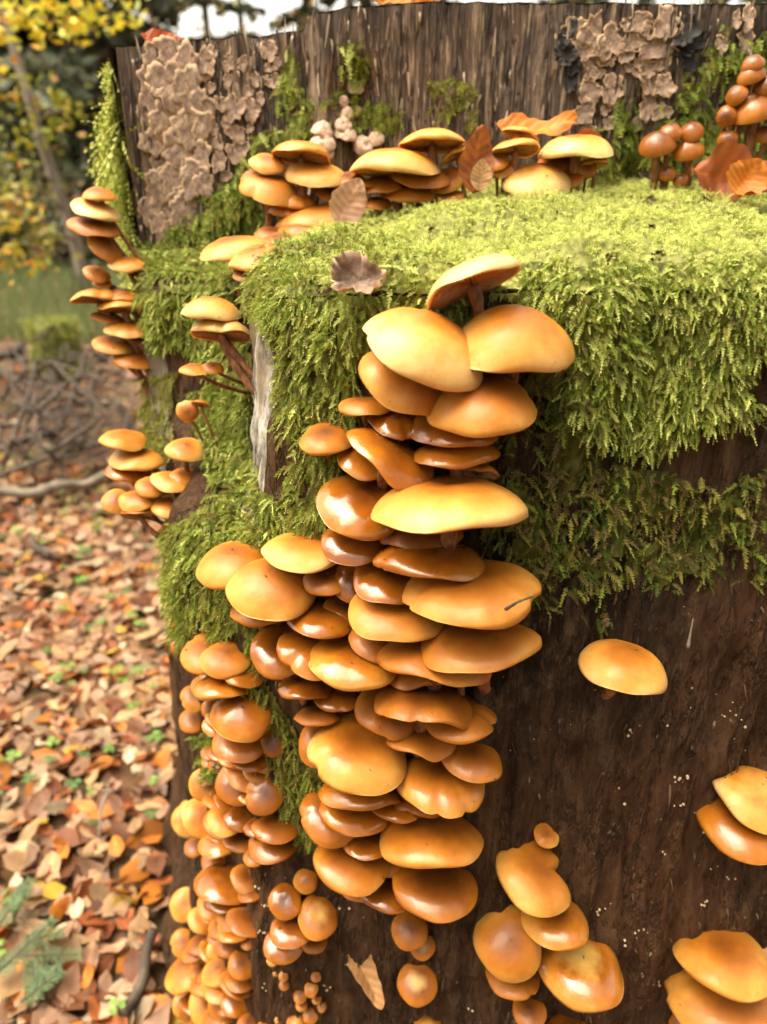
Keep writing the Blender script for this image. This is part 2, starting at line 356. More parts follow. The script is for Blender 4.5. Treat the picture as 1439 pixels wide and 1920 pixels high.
# pale bark left on the flank of the front buttress, and brown bark on the rear flute
def bark_strip(s0, s1, z0, z1, seed, mat, label):
    a = np.linspace(0, 1, 26); b = np.linspace(0, 1, 60)
    zz_ = z0+(z1-z0)*b
    e0 = s0+.10*vnoise(np.stack([zz_*22, 0*zz_, 0*zz_], -1), seed); e1 = s1+.12*vnoise(np.stack([zz_*18, 0*zz_, 0*zz_], -1), seed+1)
    tap = np.sin(np.pi*np.clip(b*1.04-.02, 0.02, .98))**.35; mid = (e0+e1)/2
    S_ = mid[None]+(a[:, None]-.5)*((e1-e0)*tap)[None]
    P, _ = side(S_, np.repeat(zz_[None], 26, 0), .0)
    _, nr = side(S_, np.repeat(zz_[None], 26, 0))
    edge = np.minimum(np.minimum(a, 1-a)[:, None]*9, 1)*np.minimum(np.minimum(b, 1-b)[None]*14, 1)
    P[..., :2] += nr*(.0055*edge-.002+.0012*vnoise(P*130, 5))[..., None]
    o = obj('bark_strip', mesh_np('bark_strip', P.reshape(-1, 3)-np.array([.16, .86, 0]), grid(26, 60)[:, ::-1].copy(), [mat]), stump); o['label'] = label
bark_strip(8.25, 8.98, -.255, -.075, 51, M['bark'], 'pale lichened strip of bark')
bark_strip(5.0, 5.7, -.30, -.13, 53, M['grey'], 'brown bark strip on the rear flute')

def hit(px, py):
    d = Vector(ray(px, py)).normalized(); r = bvh.ray_cast(Vector(CAM), d)
    return r
# ------------------------------------------------------------------ moss
tri = np.concatenate([SF[:, [0, 1, 2]], SF[:, [0, 2, 3]]]); tc = SV[tri[:, 0]]; tri = tri[(tc[:, 2] > .2) & ((tc[:, 1] < .87) & (tc[:, 0] < .60) | (tc[:, 0] < -.22) & (tc[:, 1] < 1.03))]; TA = SV[tri[:, 0]]; TB = SV[tri[:, 1]]; TC = SV[tri[:, 2]]
TN = np.cross(TB-TA, TC-TA); area = np.linalg.norm(TN, axis=1)/2; TN = TN/(2*area[:, None]+1e-15)
cum = np.cumsum(area)
def sample_surface(dens):
    n = int(cum[-1]*dens); r = rng.random(n)*cum[-1]; k = np.searchsorted(cum, r); k = np.minimum(k, len(cum)-1)
    a = rng.random(n); b = rng.random(n); fl = a+b > 1; a[fl] = 1-a[fl]; b[fl] = 1-b[fl]
    P = TA[k]+(TB[k]-TA[k])*a[:, None]+(TC[k]-TA[k])*b[:, None]
    return P, TN[k]
def fronds(P, N, L, W, hang, out, spread, col, npair=7, droop=.35, flat=.55):
    """feathery moss shoots: thin stem and paired scale leaves; returns verts, tris, colours"""
    n = len(P); L = np.broadcast_to(L, (n,)); W = np.broadcast_to(W, (n,))
    g = np.array([0, 0, -1.0]); rd = rng.normal(size=(n, 3))
    fld = np.stack([fbm(P*70, 2, 201), fbm(P*70, 2, 202), fbm(P*70, 2, 203)], -1)
    d = N*out+g*hang+rd*spread+fld*.55
    d /= np.linalg.norm(d, axis=1)[:, None]
    sidev = np.cross(d, N+.35*rng.normal(size=(n, 3))); sidev /= np.linalg.norm(sidev, axis=1)[:, None]+1e-9
    nn = np.cross(sidev, d)
    V, T, C = [], [], []
    ts = np.linspace(.12, .96, npair)
    def stem(t): return P+d*(L*t)[:, None]+g*(L*droop*t*t)[:, None]
    o = 0
    tints = rng.normal(0, 1, n)
    for t in ts:
        b0 = stem(t-.07); b1 = stem(min(t+.07, 1.0)); wl = W*(1-.55*abs(t-.45)-.35*t)
        for sg in (-1, 1):
            lift = rng.normal(.25, .35, n)
            tip = stem(t)+sidev*(sg*wl*(.8+.4*rng.random(n)))[:, None]+d*(wl*flat*(1+.5*rng.random(n)))[:, None]+nn*(wl*lift)[:, None]
            V += [b0, b1, tip]; T.append(np.stack([np.arange(n)+o, np.arange(n)+o+n, np.arange(n)+o+2*n], -1)); o += 3*n
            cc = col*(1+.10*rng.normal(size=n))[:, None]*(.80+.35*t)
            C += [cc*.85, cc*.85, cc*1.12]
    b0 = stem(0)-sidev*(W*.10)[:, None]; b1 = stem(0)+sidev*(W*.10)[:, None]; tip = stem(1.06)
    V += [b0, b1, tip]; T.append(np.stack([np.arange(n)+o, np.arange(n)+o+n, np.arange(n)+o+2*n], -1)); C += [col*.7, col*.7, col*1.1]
    return np.concatenate(V), np.concatenate(T), np.clip(np.concatenate(C), 0, 1)
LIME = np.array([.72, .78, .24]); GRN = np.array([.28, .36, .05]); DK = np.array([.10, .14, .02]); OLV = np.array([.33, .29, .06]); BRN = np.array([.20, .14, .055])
def cmix(n, cols, wts, P=None, sc=30, seed=60):
    k = rng.choice(len(cols), n, p=np.array(wts)/sum(wts)); c = np.array(cols)[k]
    if P is not None:
        m = (.5+.5*np.clip(fbm(P*sc, 2, seed), -1, 1))[:, None]; c = c*(1-.45*m)+np.array(cols)[0]*.45*m
    return c
ZONES = [ # name, polygon in the photograph's pixels (thrown on to the stump's surface), density /m2, length, width, hang, out, spread, colours, weights, npair, label
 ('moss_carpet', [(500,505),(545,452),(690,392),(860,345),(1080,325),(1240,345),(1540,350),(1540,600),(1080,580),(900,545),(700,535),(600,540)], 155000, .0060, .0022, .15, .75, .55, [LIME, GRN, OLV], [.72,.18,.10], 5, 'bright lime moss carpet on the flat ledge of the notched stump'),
 ('moss_curtain', [(985,500),(1700,500),(1700,640),(1425,660),(1400,790),(1330,800),(1250,840),(1130,830),(1080,780),(1055,720),(1075,690),(980,600)], 280000, .0085, .0018, .50, .70, .48, [GRN, LIME, DK, OLV, BRN], [.36,.40,.09,.10,.05], 8, 'thick shaggy green moss curtain hanging over the ledge brink beside the top caps'),  # dark green shoots mixed in partly paint the curtain's shading
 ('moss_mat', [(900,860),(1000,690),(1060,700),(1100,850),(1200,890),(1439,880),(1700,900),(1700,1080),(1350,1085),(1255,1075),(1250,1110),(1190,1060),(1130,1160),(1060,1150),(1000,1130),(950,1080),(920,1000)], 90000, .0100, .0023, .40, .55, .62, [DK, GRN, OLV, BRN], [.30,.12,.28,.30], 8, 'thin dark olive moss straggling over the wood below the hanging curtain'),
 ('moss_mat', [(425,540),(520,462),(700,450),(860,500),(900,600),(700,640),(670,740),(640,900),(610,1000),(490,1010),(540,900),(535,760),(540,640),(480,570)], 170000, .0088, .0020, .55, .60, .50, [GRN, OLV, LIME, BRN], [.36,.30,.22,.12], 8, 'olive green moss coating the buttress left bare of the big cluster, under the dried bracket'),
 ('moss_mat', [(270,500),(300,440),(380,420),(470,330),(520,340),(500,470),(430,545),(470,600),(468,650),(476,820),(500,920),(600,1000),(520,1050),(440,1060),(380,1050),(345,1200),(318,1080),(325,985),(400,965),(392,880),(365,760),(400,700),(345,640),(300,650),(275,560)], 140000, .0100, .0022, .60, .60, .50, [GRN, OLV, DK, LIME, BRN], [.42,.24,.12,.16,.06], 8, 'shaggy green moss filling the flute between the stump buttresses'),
 ('moss_mat', [(320,985),(420,930),(500,1000),(480,1160),(500,1250),(560,1400),(612,1470),(600,1590),(545,1560),(505,1440),(500,1340),(470,1260),(460,1190),(340,1200)], 110000, .0100, .0021, .75, .55, .45, [OLV, GRN, DK], [.4,.4,.2], 7, 'soft green moss strip running down between the two lower mushroom clusters'),
 ('moss_mat', [(380,1365),(440,1400),(440,1450),(385,1440)], 60000, .012, .003, .7, .5, .45, [GRN, DK], [.6,.4], 6, 'small dark moss tuft among the lower left mushrooms'),
 ('moss_mat', [(262,690),(330,700),(335,860),(290,880),(268,800)], 60000, .011, .003, .8, .4, .4, [OLV, GRN, DK], [.5,.3,.2], 6, 'olive moss on the rear flute behind the left mushroom tiers'),
 ('moss_tuft', [(545,92),(562,150),(592,200),(585,255),(505,295),(455,375),(400,440),(300,475),(305,440),(380,390),(440,335),(490,255),(520,200),(536,140)], 75000, .011, .0034, .35, .55, .5, [GRN, LIME, OLV], [.55,.25,.2], 6, 'spearhead-shaped moss patch climbing the upright wall beside the crust fungus'),
 ('moss_tuft', [(640,90),(690,85),(695,145),(660,160),(640,130)], 45000, .010, .0034, .35, .55, .55, [GRN, LIME], [.7,.3], 6, 'tiny moss tuft in the dark hollow of the upright wall'),
 ('moss_tuft', [(605,185),(690,175),(760,205),(740,255),(690,245),(620,245)], 32000, .010, .0034, .35, .55, .55, [GRN, OLV], [.6,.4], 6, 'thin moss around the pale knobbly fungi'),
 ('moss_tuft', [(805,165),(840,150),(872,165),(900,190),(890,250),(870,240),(868,200),(820,230)], 34000, .010, .0034, .35, .55, .55, [OLV, GRN], [.6,.4], 6, 'sparse moss sprig on the pale streaked wall above the ledge mushrooms'),
 ('moss_tuft', [(1240,190),(1300,125),(1340,80),(1360,30),(1400,80),(1520,20),(1700,20),(1700,360),(1330,345),(1230,320),(1150,330),(1070,300),(1100,240),(1150,230),(1160,180),(1178,190),(1190,262),(1240,240)], 62000, .011, .0034, .5, .5, .45, [GRN, OLV, DK], [.5,.3,.2], 6, 'broad green moss patch behind the brown button mushrooms'),
]
Psamp, Nsamp = sample_surface(280000)
pxs, pys, dps = project(Psamp)
vdir = (Psamp-CAM)/np.linalg.norm(Psamp-CAM, axis=1)[:, None]; dotv = np.einsum('ij,ij->i', Nsamp, vdir); pass
facing = dotv < .25
wallside = Psamp[:, 1] < .86
onwall = (Psamp[:, 1] > np.interp(Psamp[:, 0], [-.26, .62], [.775, .74])) & (Psamp[:, 2] > zfoot(Psamp[:, 0])+1.01)
jx = 9*fbm(np.stack([pxs/40, pys/40, 0*pxs], -1), 2, 70); jy = 9*fbm(np.stack([pxs/40, pys/40, 0*pxs+5], -1), 2, 71)
FT = np.concatenate([SF[:, [0, 1, 2]], SF[:, [0, 2, 3]]]); FC = SV[FT].mean(1); FN = np.cross(SV[FT[:, 1]]-SV[FT[:, 0]], SV[FT[:, 2]]-SV[FT[:, 0]]); VN = np.zeros_like(SV)
for k in range(3): np.add.at(VN, FT[:, k], FN)
VN /= np.linalg.norm(VN, axis=1)[:, None]+1e-12; FN /= np.linalg.norm(FN, axis=1)[:, None]+1e-12
fpx, fpy, _ = project(FC); fjx = 9*fbm(np.stack([fpx/40, fpy/40, 0*fpx], -1), 2, 70); fjy = 9*fbm(np.stack([fpx/40, fpy/40, 0*fpx+5], -1), 2, 71)
ffac = (np.einsum('ij,ij->i', FN, FC-CAM) < .2*np.linalg.norm(FC-CAM, axis=1)) & (FC[:, 1] < .86) & (FC[:, 2] > .2)
fwall = (FC[:, 1] > np.interp(FC[:, 0], [-.26, .62], [.775, .74])) & (FC[:, 2] > zfoot(FC[:, 0])+1.01)
for zi, (nm, poly, dens, L, W, hang, out, spr, cols, wts, npair, lab) in enumerate(ZONES):
    m = inpoly(pxs+jx, pys+jy, poly) & facing & wallside & (rng.random(len(pxs)) < dens/280000)
    if nm == 'moss_tuft': m &= onwall
    elif nm == 'moss_carpet': m &= ~onwall
    m = np.where(m)[0]; gap = fbm(Psamp[m]*55, 2, 80+zi)
    m = m[(gap > (-.75 if nm in ('moss_carpet', 'moss_curtain') else -.35 if zi == 2 else -.5)) | (rng.random(len(m)) < .12)]
    P, N = Psamp[m], Nsamp[m]; n = len(P)
    if n == 0: continue
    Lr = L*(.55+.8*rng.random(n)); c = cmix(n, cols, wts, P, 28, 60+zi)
    hg = np.full(n, hang)
    if nm == 'moss_carpet': Lr *= .8+.5*rng.random(n)
    # tussocks: height varies smoothly so the mat is lumpy
    lift = (.5+.5*np.clip(fbm(P*45, 2, 90), -1, 1))*1.35*L
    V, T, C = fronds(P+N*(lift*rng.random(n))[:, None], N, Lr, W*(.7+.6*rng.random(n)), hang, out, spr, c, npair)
    fm = inpoly(fpx+fjx, fpy+fjy, poly) & ffac & ((fwall if nm == 'moss_tuft' else ~fwall if nm == 'moss_carpet' else np.ones_like(fwall)))
    fi = np.where(fm)[0]; fi = fi[fbm(FC[fi]*55, 2, 80+zi) > (-.6 if zi in (0, 1, 3, 4, 5) else .0)]
    if len(fi):   # the felted mat the shoots grow from
        u, ix = np.unique(FT[fi], return_inverse=True); bvv = SV[u]+VN[u]*(.0016+.0022*np.clip(fbm(SV[u]*120, 2, 95), -.4, 1))[:, None]
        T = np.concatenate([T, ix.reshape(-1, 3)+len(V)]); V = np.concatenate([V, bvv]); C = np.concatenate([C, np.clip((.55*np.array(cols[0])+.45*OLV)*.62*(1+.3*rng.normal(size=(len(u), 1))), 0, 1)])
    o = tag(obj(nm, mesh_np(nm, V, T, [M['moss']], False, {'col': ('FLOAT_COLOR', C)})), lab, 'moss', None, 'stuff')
# moss along the left flank of the tall rear block
m = (Psamp[:, 0] < -.236) & (Psamp[:, 1] > .795) & (Psamp[:, 1] < 1.02) & (Psamp[:, 2] > .86) & (Psamp[:, 2] < 1.105) & (Nsamp[:, 0] < -.4) & (rng.random(len(pxs)) < .32)
P, N = Psamp[m], Nsamp[m]; n = len(P)
Lr = .020*(.6+.8*rng.random(n))*(1+.9*np.exp(-((P[:, 2]-1.03)/.03)**2))
V, T, C = fronds(P, N, Lr, .0035, .75, .55, .4, cmix(n, [LIME, GRN, OLV], [.5, .3, .2]), 6)
tag(obj('moss_fringe', mesh_np('moss_fringe', V, T, [M['moss']], False, {'col': ('FLOAT_COLOR', C)})), 'yellow green moss fringe down the left flank of the tall rear wall', 'moss', None, 'stuff')

# loose fibres and splinters standing off the wood
def splinters(mask, cols, lmin, lmax, wd, lift, name, label):
    P, N = Psamp[mask], Nsamp[mask]; n = len(P); up = np.array([0, 0, 1.0])+.14*rng.normal(size=(n, 3)); up -= N*np.einsum('ij,ij->i', up, N)[:, None]; up /= np.linalg.norm(up, axis=1)[:, None]
    sv = np.cross(up, N); L = (lmin+(lmax-lmin)*rng.random(n)**2)[:, None]; W = (wd*rng.uniform(.4, 1.3, n))[:, None]; li = (lift*rng.random(n))[:, None]; tip = np.where(rng.random(n) < .5, 1, -1)[:, None]
    a = P-up*L*.5*tip; b = P+up*L*.5*tip+N*(li+.0012)
    V = np.stack([a-sv*W*.5-N*.0006, a+sv*W*.5-N*.0006, P+sv*W*.55+N*(.0016+li*.3), b+sv*W*.15, b-sv*W*.15, P-sv*W*.55+N*(.0016+li*.3)], 1).reshape(-1, 3)
    i = np.arange(n)[:, None]*6; Fq = np.concatenate([i+np.array([[0, 1, 2, 5]]), i+np.array([[5, 2, 3, 4]])])
    c = np.array(cols)[rng.integers(0, len(cols), n)]*rng.uniform(.5, 1.4, (n, 1))
    o = obj(name, mesh_np(name, V-np.array([.16, .86, 0]), Fq, [M['leaf']], False, {'col': ('FLOAT_COLOR', np.repeat(np.clip(c, 0, 1), 6, 0))}), stump); o['kind'] = 'stuff'; o['label'] = label
rr_ = rng.random(len(pxs)); patchy = fbm(Psamp*18, 2, 150)
splinters((Psamp[:, 1] < .62) & (Psamp[:, 2] < .90) & (rr_ < .022) & (patchy > -.15), [(.035, .020, .012), (.09, .05, .026), (.16, .10, .055), (.02, .012, .008)], .003, .016, .0013, .0022, 'splinters', 'dark splinters of rotten wood')
splinters(onwall & (rr_ < .035) & (patchy > -.35), [(.09, .06, .045), (.22, .155, .11), (.42, .32, .23), (.05, .035, .028), (.55, .44, .32)], .006, .034, .0017, .0016, 'fibres', 'pale weathered wood fibres')
# ------------------------------------------------------------------ mushrooms
def cap_meshes(Rr, d, seed, wav=.05, umbo=0.0, kidney=0.0, button=False, lumpy=0.0, small=False):
    rs = np.random.default_rng(seed); na, nr = (28, 9) if small else (48, 12)
    th = np.linspace(0, 2*np.pi, na, endpoint=False); rho = np.sin(np.linspace(0, 1, nr)*np.pi/2)**.9
    ph = rs.random(6)*6.28
    rad = 1+.030*np.sin(2*th+ph[0])+.022*np.sin(3*th+ph[1])+.014*np.sin(5*th+ph[2])
    for _ in range(rs.choice([0, 0, 0, 1, 1, 2]) if not button else 0):
        a_ = rs.random()*6.28; rad = rad*(1-rs.uniform(.05, .15)*np.exp(-(np.angle(np.exp(1j*(th-a_)))/rs.uniform(.07, .16))**2))
    if kidney: rad = rad*(1-kidney*np.exp(-(np.angle(np.exp(1j*(th-.75)))/.42)**2))
    wz = wav*(np.sin(2*th+ph[3])+.7*np.sin(3*th+ph[4])+.35*np.sin(6*th+ph[5]))
    Rg, Tg = np.meshgrid(rho, th); p = 1.9 if button else (2.35 if d > .5 else 2.7+.9*rs.random()); q = .55 if button else (.70 if d > .5 else .80)
    Z = d*(1-np.clip(Rg, 0, 1)**p)**q+umbo*np.exp(-(Rg/.24)**2)*.6
    Z = Z+wz[:, None]*Rg**3*.75+.02*d*np.sin(4*Tg+ph[1])*Rg**2+(0 if button else .07)*np.cos(2*Tg+ph[2])*Rg**2*np.sign(np.sin(seed*1.7))*.8
    X = Rg*rad[:, None]*np.cos(Tg); Y = Rg*rad[:, None]*np.sin(Tg)
    P = np.stack([X, Y, Z], -1)
    Pn = np.stack([X*3, Y*3, Z*3+seed*3.7], -1); P[..., 2] += (.030*d+lumpy)*fbm(Pn*(1.0+2*lumpy), 2, seed)*(1-Rg**6)
    # rolled margin and a short flesh underside
    def ring(r, z): return np.stack([r*rad*np.cos(th), r*rad*np.sin(th), z+wz*r**3*.75], -1)[:, None]
    under = [ring(1.004, -.035+0*th), ring(.975, -.055+0*th), ring(.93, -.030+0*th), ring(.70, .14*d+0*th), ring(.1, .34*d+0*th)]
    P = np.concatenate([P]+under, 1); rr = np.concatenate([Rg]+[np.full((na, 1), v) for v in (1.0, 1.0, .97, .9, .9)], 1)
    me = mesh_np('cap', P.reshape(-1, 3)*Rr, grid(na, P.shape[1], True), [M['cap']], True, {'rho': ('FLOAT', rr)})
    ng = 30 if small else 64; tg = np.linspace(0, 2*np.pi, ng*2, endpoint=False)
    radg = np.interp(tg, np.append(th, 2*np.pi), np.append(rad, rad[0])); wg = np.interp(tg, np.append(th, 2*np.pi), np.append(wz, wz[0]))
    G = []
    alt = (np.arange(ng*2) % 2)
    for r, z0, dep in ((.945, -.02, .0), (.8, .055*d, .075), (.5, .15*d, .11), (.14, .20*d, .10)):
        z = z0+wg*r**3*.75-alt*dep-.012; G.append(np.stack([r*radg*np.cos(tg), r*radg*np.sin(tg), z], -1)[:, None])
    G = np.concatenate(G, 1)
    mg = mesh_np('gills', G.reshape(-1, 3)*Rr, grid(ng*2, 4, True), [M['gill']], False)
    return me, mg
NM = [0]; DEBRIS = []
def mushroom(px, py, w, h, roll=0, tone=.5, wet=.15, o=.85, e=None, D=None, d=.36, patch=0.0, wav=.06, umbo=None, kidney=0, button=False, label=None, group=None, stem=1.9, name='mushroom', mat=None):
    NM[0] += 1; sd_ = NM[0]
    dd = ray(px, py); dn = Vector(dd).normalized()
    if D is None:
        r = hit(px, py)
        if r[0] is None: dist = min((bvh.find_nearest(Vector(CAM)+dn*t)[3], t) for t in np.linspace(.5, 1.25, 40))[1]
        else: dist = r[3]
    else: dist = D*Vector(dd).length/dd[1]
    axial = lambda t: t*dn.dot(Vector((0, CP, -SP)))
    Rr = (w/2)/F*axial(dist); Rr = (w/2)/F*axial(dist-o*Rr if D is None else dist)
    if D is None: dist -= o*Rr
    ratio = 2*h/w
    if e is None:
        if ratio < d*1.02: d = ratio*.8
        lo, hi = 0.0, R_(84)
        for _ in range(30):
            mid = (lo+hi)/2; f = math.sin(mid)+math.sqrt(math.sin(mid)**2+(d*math.cos(mid))**2)
            lo, hi = (mid, hi) if f < ratio else (lo, mid)
        ee = lo
        shift = (math.sqrt(math.sin(ee)**2+(d*math.cos(ee))**2)-math.sin(ee))/2
    else:
        ee = R_(e); shift = (d*math.cos(ee)-abs(math.sin(ee)))/2 if ee < 0 else (math.sqrt(math.sin(ee)**2+(d*math.cos(ee))**2)-math.sin(ee))/2
    U = Vector((0, SP, CP)); up = (U-dn*U.dot(dn)).normalized(); right = dn.cross(up)
    r_ = R_(roll); X = (right*math.cos(r_)+up*math.sin(r_)); upr = (up*math.cos(r_)-right*math.sin(r_))
    n = (upr*math.cos(ee)-dn*math.sin(ee)).normalized(); Y = n.cross(X)
    c = Vector(CAM)+dn*dist-upr*(shift*Rr)
    if umbo is None: umbo = random.uniform(-.07, .09)
    me, mg = cap_meshes(Rr, d, sd_, wav, umbo, kidney, button, .22 if mat else 0.0, w < 66)
    if mat: me.materials[0] = mat
    if w > 70 and not mat:
        for _ in range(random.choice((1, 2, 3, 4, 5))):
            vt = me.vertices[random.randrange(len(me.vertices))].co
            if vt.z > .02*Rr: DEBRIS.append((c+X*vt.x+Y*vt.y+n*vt.z, n, Rr))
    # where the stalk leaves the wood
    tgt = c-n*(Rr*.7)+Vector((0, Rr*.4, -Rr*.5)) if D is None else c-n*(Rr*stem*.5)+Vector((0, 0, -Rr*stem*.6))
    nr = bvh.find_nearest(tgt)
    foot = nr[0]-nr[1]*.004 if nr[0] is not None else tgt
    root = empty(name, foot)
    rm = Matrix((X, Y, n)).transposed().to_4x4(); mat4 = Matrix.Translation(c-foot) @ rm
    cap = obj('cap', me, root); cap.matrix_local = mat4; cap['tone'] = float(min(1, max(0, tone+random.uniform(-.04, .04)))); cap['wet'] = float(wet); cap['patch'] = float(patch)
    gl = obj('gills', mg, root); gl.matrix_local = mat4
    a = c+n*(d*.22*Rr); b = foot; m1 = a-n*(Rr*.55); m2 = b+(m1-b)*.45+Vector((0, 0, -Rr*.12))
    P = []
    for k in range(9):
        t = k/8; P.append(((1-t)**3*a+3*(1-t)**2*t*m1+3*(1-t)*t*t*m2+t**3*b)-foot)
    sr = min(max(.13*Rr, .0011), .0045)*(1.6 if button else 1)
    V, Fc = tube([tuple(p) for p in P], np.linspace(sr*1.15, sr*.95, 9)*(1+.08*rng.normal(size=9)), 9)
    obj('stem', mesh_np('stem', V, Fc, [M['stem']]), root)
    tag(root, label, 'mushroom', group)
    return root

TW = lambda t: 'pale buff' if t < .28 else 'honey yellow' if t < .42 else 'orange' if t < .56 else 'rusty orange' if t < .68 else 'dark brown'
def batch(rows, place, grp, **kw):
    for r in rows:
        ex = dict(kw); ex.update(r[6] if len(r) > 6 else {})
        px, py, w, h, roll, tone = r[:6]
        w, h = w*ex.pop('k', 1.0), h*(ex.pop('kh', 1.0))
        if 'label' not in ex:
            big = w*(1.0) ; sz = 'broad' if big > 150 else 'medium' if big > 85 else 'small' if big > 40 else 'tiny'
            gl = 'glossy wet ' if ex.get('wet', 0) > .6 else ''
            ex['label'] = f'{sz} {gl}{TW(tone)} mushroom {place}'
            if 'front cluster' in grp: ex['label'] += ', moss side' if px < 640 else ', wood side' if px > 790 else ', centre'
        mushroom(px, py, w, h, roll, tone, group=grp, **ex)
W1 = dict(wet=.95); W2 = dict(wet=.75)
top = [
 (884,527,188,0,20,.10,dict(e=-13,d=.42,label='topmost pale mushroom of the front cluster, tilted so its gills and stalk show',stem=2.2)),
 (802,645,242,120,-25,.16,dict(label='big pale cap sloping to the right near the top of the front cluster',d=.62)),
 (965,634,226,120,-7,.26,dict(label='domed honey coloured cap jutting right at the top of the front cluster',d=.7)),
 (762,708,182,108,-24,.42,dict(label='orange cap with a nicked margin tucked under the big sloping cap',d=.6,wav=.09)),
 (905,755,212,106,0,.42,dict(label='smooth orange cap below the domed cap jutting right',d=.6)),
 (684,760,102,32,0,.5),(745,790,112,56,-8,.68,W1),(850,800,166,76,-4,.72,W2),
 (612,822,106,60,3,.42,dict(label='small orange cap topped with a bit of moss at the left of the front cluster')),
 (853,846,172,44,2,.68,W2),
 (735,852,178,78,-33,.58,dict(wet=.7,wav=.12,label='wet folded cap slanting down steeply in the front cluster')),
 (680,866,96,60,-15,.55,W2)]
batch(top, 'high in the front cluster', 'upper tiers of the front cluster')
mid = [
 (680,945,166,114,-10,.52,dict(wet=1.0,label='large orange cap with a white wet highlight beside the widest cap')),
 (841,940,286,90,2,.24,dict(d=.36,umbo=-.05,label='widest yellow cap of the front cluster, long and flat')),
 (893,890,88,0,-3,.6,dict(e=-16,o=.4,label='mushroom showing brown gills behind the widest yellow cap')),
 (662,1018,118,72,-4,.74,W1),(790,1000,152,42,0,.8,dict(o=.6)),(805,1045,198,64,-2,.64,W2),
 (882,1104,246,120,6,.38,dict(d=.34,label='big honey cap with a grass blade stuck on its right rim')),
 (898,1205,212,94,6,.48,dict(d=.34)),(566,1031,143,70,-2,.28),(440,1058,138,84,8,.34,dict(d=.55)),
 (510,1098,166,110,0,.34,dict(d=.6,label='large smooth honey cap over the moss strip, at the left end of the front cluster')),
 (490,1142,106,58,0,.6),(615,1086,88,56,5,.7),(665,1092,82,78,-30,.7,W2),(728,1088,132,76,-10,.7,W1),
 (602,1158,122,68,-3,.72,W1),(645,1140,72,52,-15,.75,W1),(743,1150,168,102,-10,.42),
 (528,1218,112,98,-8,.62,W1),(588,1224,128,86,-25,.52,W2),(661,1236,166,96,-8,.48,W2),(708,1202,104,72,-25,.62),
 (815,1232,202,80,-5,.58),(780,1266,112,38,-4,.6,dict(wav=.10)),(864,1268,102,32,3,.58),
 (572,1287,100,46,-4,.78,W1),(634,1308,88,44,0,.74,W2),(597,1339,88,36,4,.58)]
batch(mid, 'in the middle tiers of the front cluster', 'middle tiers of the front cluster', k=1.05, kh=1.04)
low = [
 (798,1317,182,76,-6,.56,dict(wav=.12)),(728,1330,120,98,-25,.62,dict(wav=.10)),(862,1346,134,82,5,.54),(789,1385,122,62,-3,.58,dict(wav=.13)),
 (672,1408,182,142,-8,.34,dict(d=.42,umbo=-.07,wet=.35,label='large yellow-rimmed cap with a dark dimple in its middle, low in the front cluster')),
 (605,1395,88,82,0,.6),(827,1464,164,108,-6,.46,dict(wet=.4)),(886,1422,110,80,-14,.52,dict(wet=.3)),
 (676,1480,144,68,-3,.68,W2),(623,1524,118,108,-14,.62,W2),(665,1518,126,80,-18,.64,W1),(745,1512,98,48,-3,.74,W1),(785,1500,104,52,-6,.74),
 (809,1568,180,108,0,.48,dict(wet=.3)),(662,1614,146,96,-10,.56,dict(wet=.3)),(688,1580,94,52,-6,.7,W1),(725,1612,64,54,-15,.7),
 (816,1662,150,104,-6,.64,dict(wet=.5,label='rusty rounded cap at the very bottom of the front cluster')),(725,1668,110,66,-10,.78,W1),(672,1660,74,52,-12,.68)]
batch(low, 'in the lower tiers of the front cluster', 'lower tiers of the front cluster', k=1.05, kh=1.04)
batch([
 (574,1652,46,48,0,.48,dict(d=.8)),(535,1690,63,70,0,.58,W1),(597,1720,78,74,-35,.55,dict(patch=.6)),(548,1742,82,62,-4,.74,W1),(533,1768,76,70,0,.64,W1),(590,1765,50,42,0,.68),
 (512,1800,24,22,0,.46),(532,1831,19,21,0,.46),(533,1847,20,20,0,.6),(517,1826,10,15,0,.46),(593,1832,19,22,0,.5),(584,1855,27,32,0,.5,dict(patch=.5)),(563,1868,25,26,0,.5),(566,1884,23,22,0,.5),
 (594,1874,18,17,0,.46),(604,1888,18,20,0,.52),(583,1903,30,30,0,.55),(556,1918,36,34,0,.5,dict(patch=.6)),(493,1924,22,18,0,.42),(520,1913,11,11,0,.45)],
 'in the little bunch beside the hanging leaf', 'bunch on the dark wood by the hanging leaf')
batch([(768,1745,68,68,0,.58),(793,1774,48,52,-20,.52,dict(patch=.7)),(783,1845,74,76,0,.58,dict(patch=.8)),(802,1930,56,52,0,.5,dict(patch=.9))],
 'under the front cluster, right of the hanging leaf', 'mushrooms under the front cluster')
batch([
 (1171,1248,160,94,-18,.26,dict(umbo=.12,d=.50,label='solitary pale mushroom with a nippled cap alone on the dark wood')),
 (1025,1566,50,42,-25,.32,dict(label='tiny yellow button above the kidney-shaped cap')),
 (1005,1638,158,122,-32,.33,dict(kidney=.52,d=.34,label='kidney-shaped yellow cap on the dark wood')),
 (1043,1728,122,94,-8,.38,dict(wet=.6,d=.42,label='round honey cap directly under the kidney-shaped cap')),
 (953,1766,128,144,0,.38,dict(d=.5,label='large upright oval cap beside the pile of yellow caps')),
 (1090,1815,158,132,-14,.46,dict(patch=1.0,wet=.95,d=.40,label='glossy orange cap with a pale yellow dried centre')),
 (962,1832,98,70,-8,.66,dict(o=.4)),(993,1897,64,58,0,.54),(1070,1934,94,62,0,.48)],
 'beneath the large upright oval cap on the dark wood', 'caps below the oval cap')
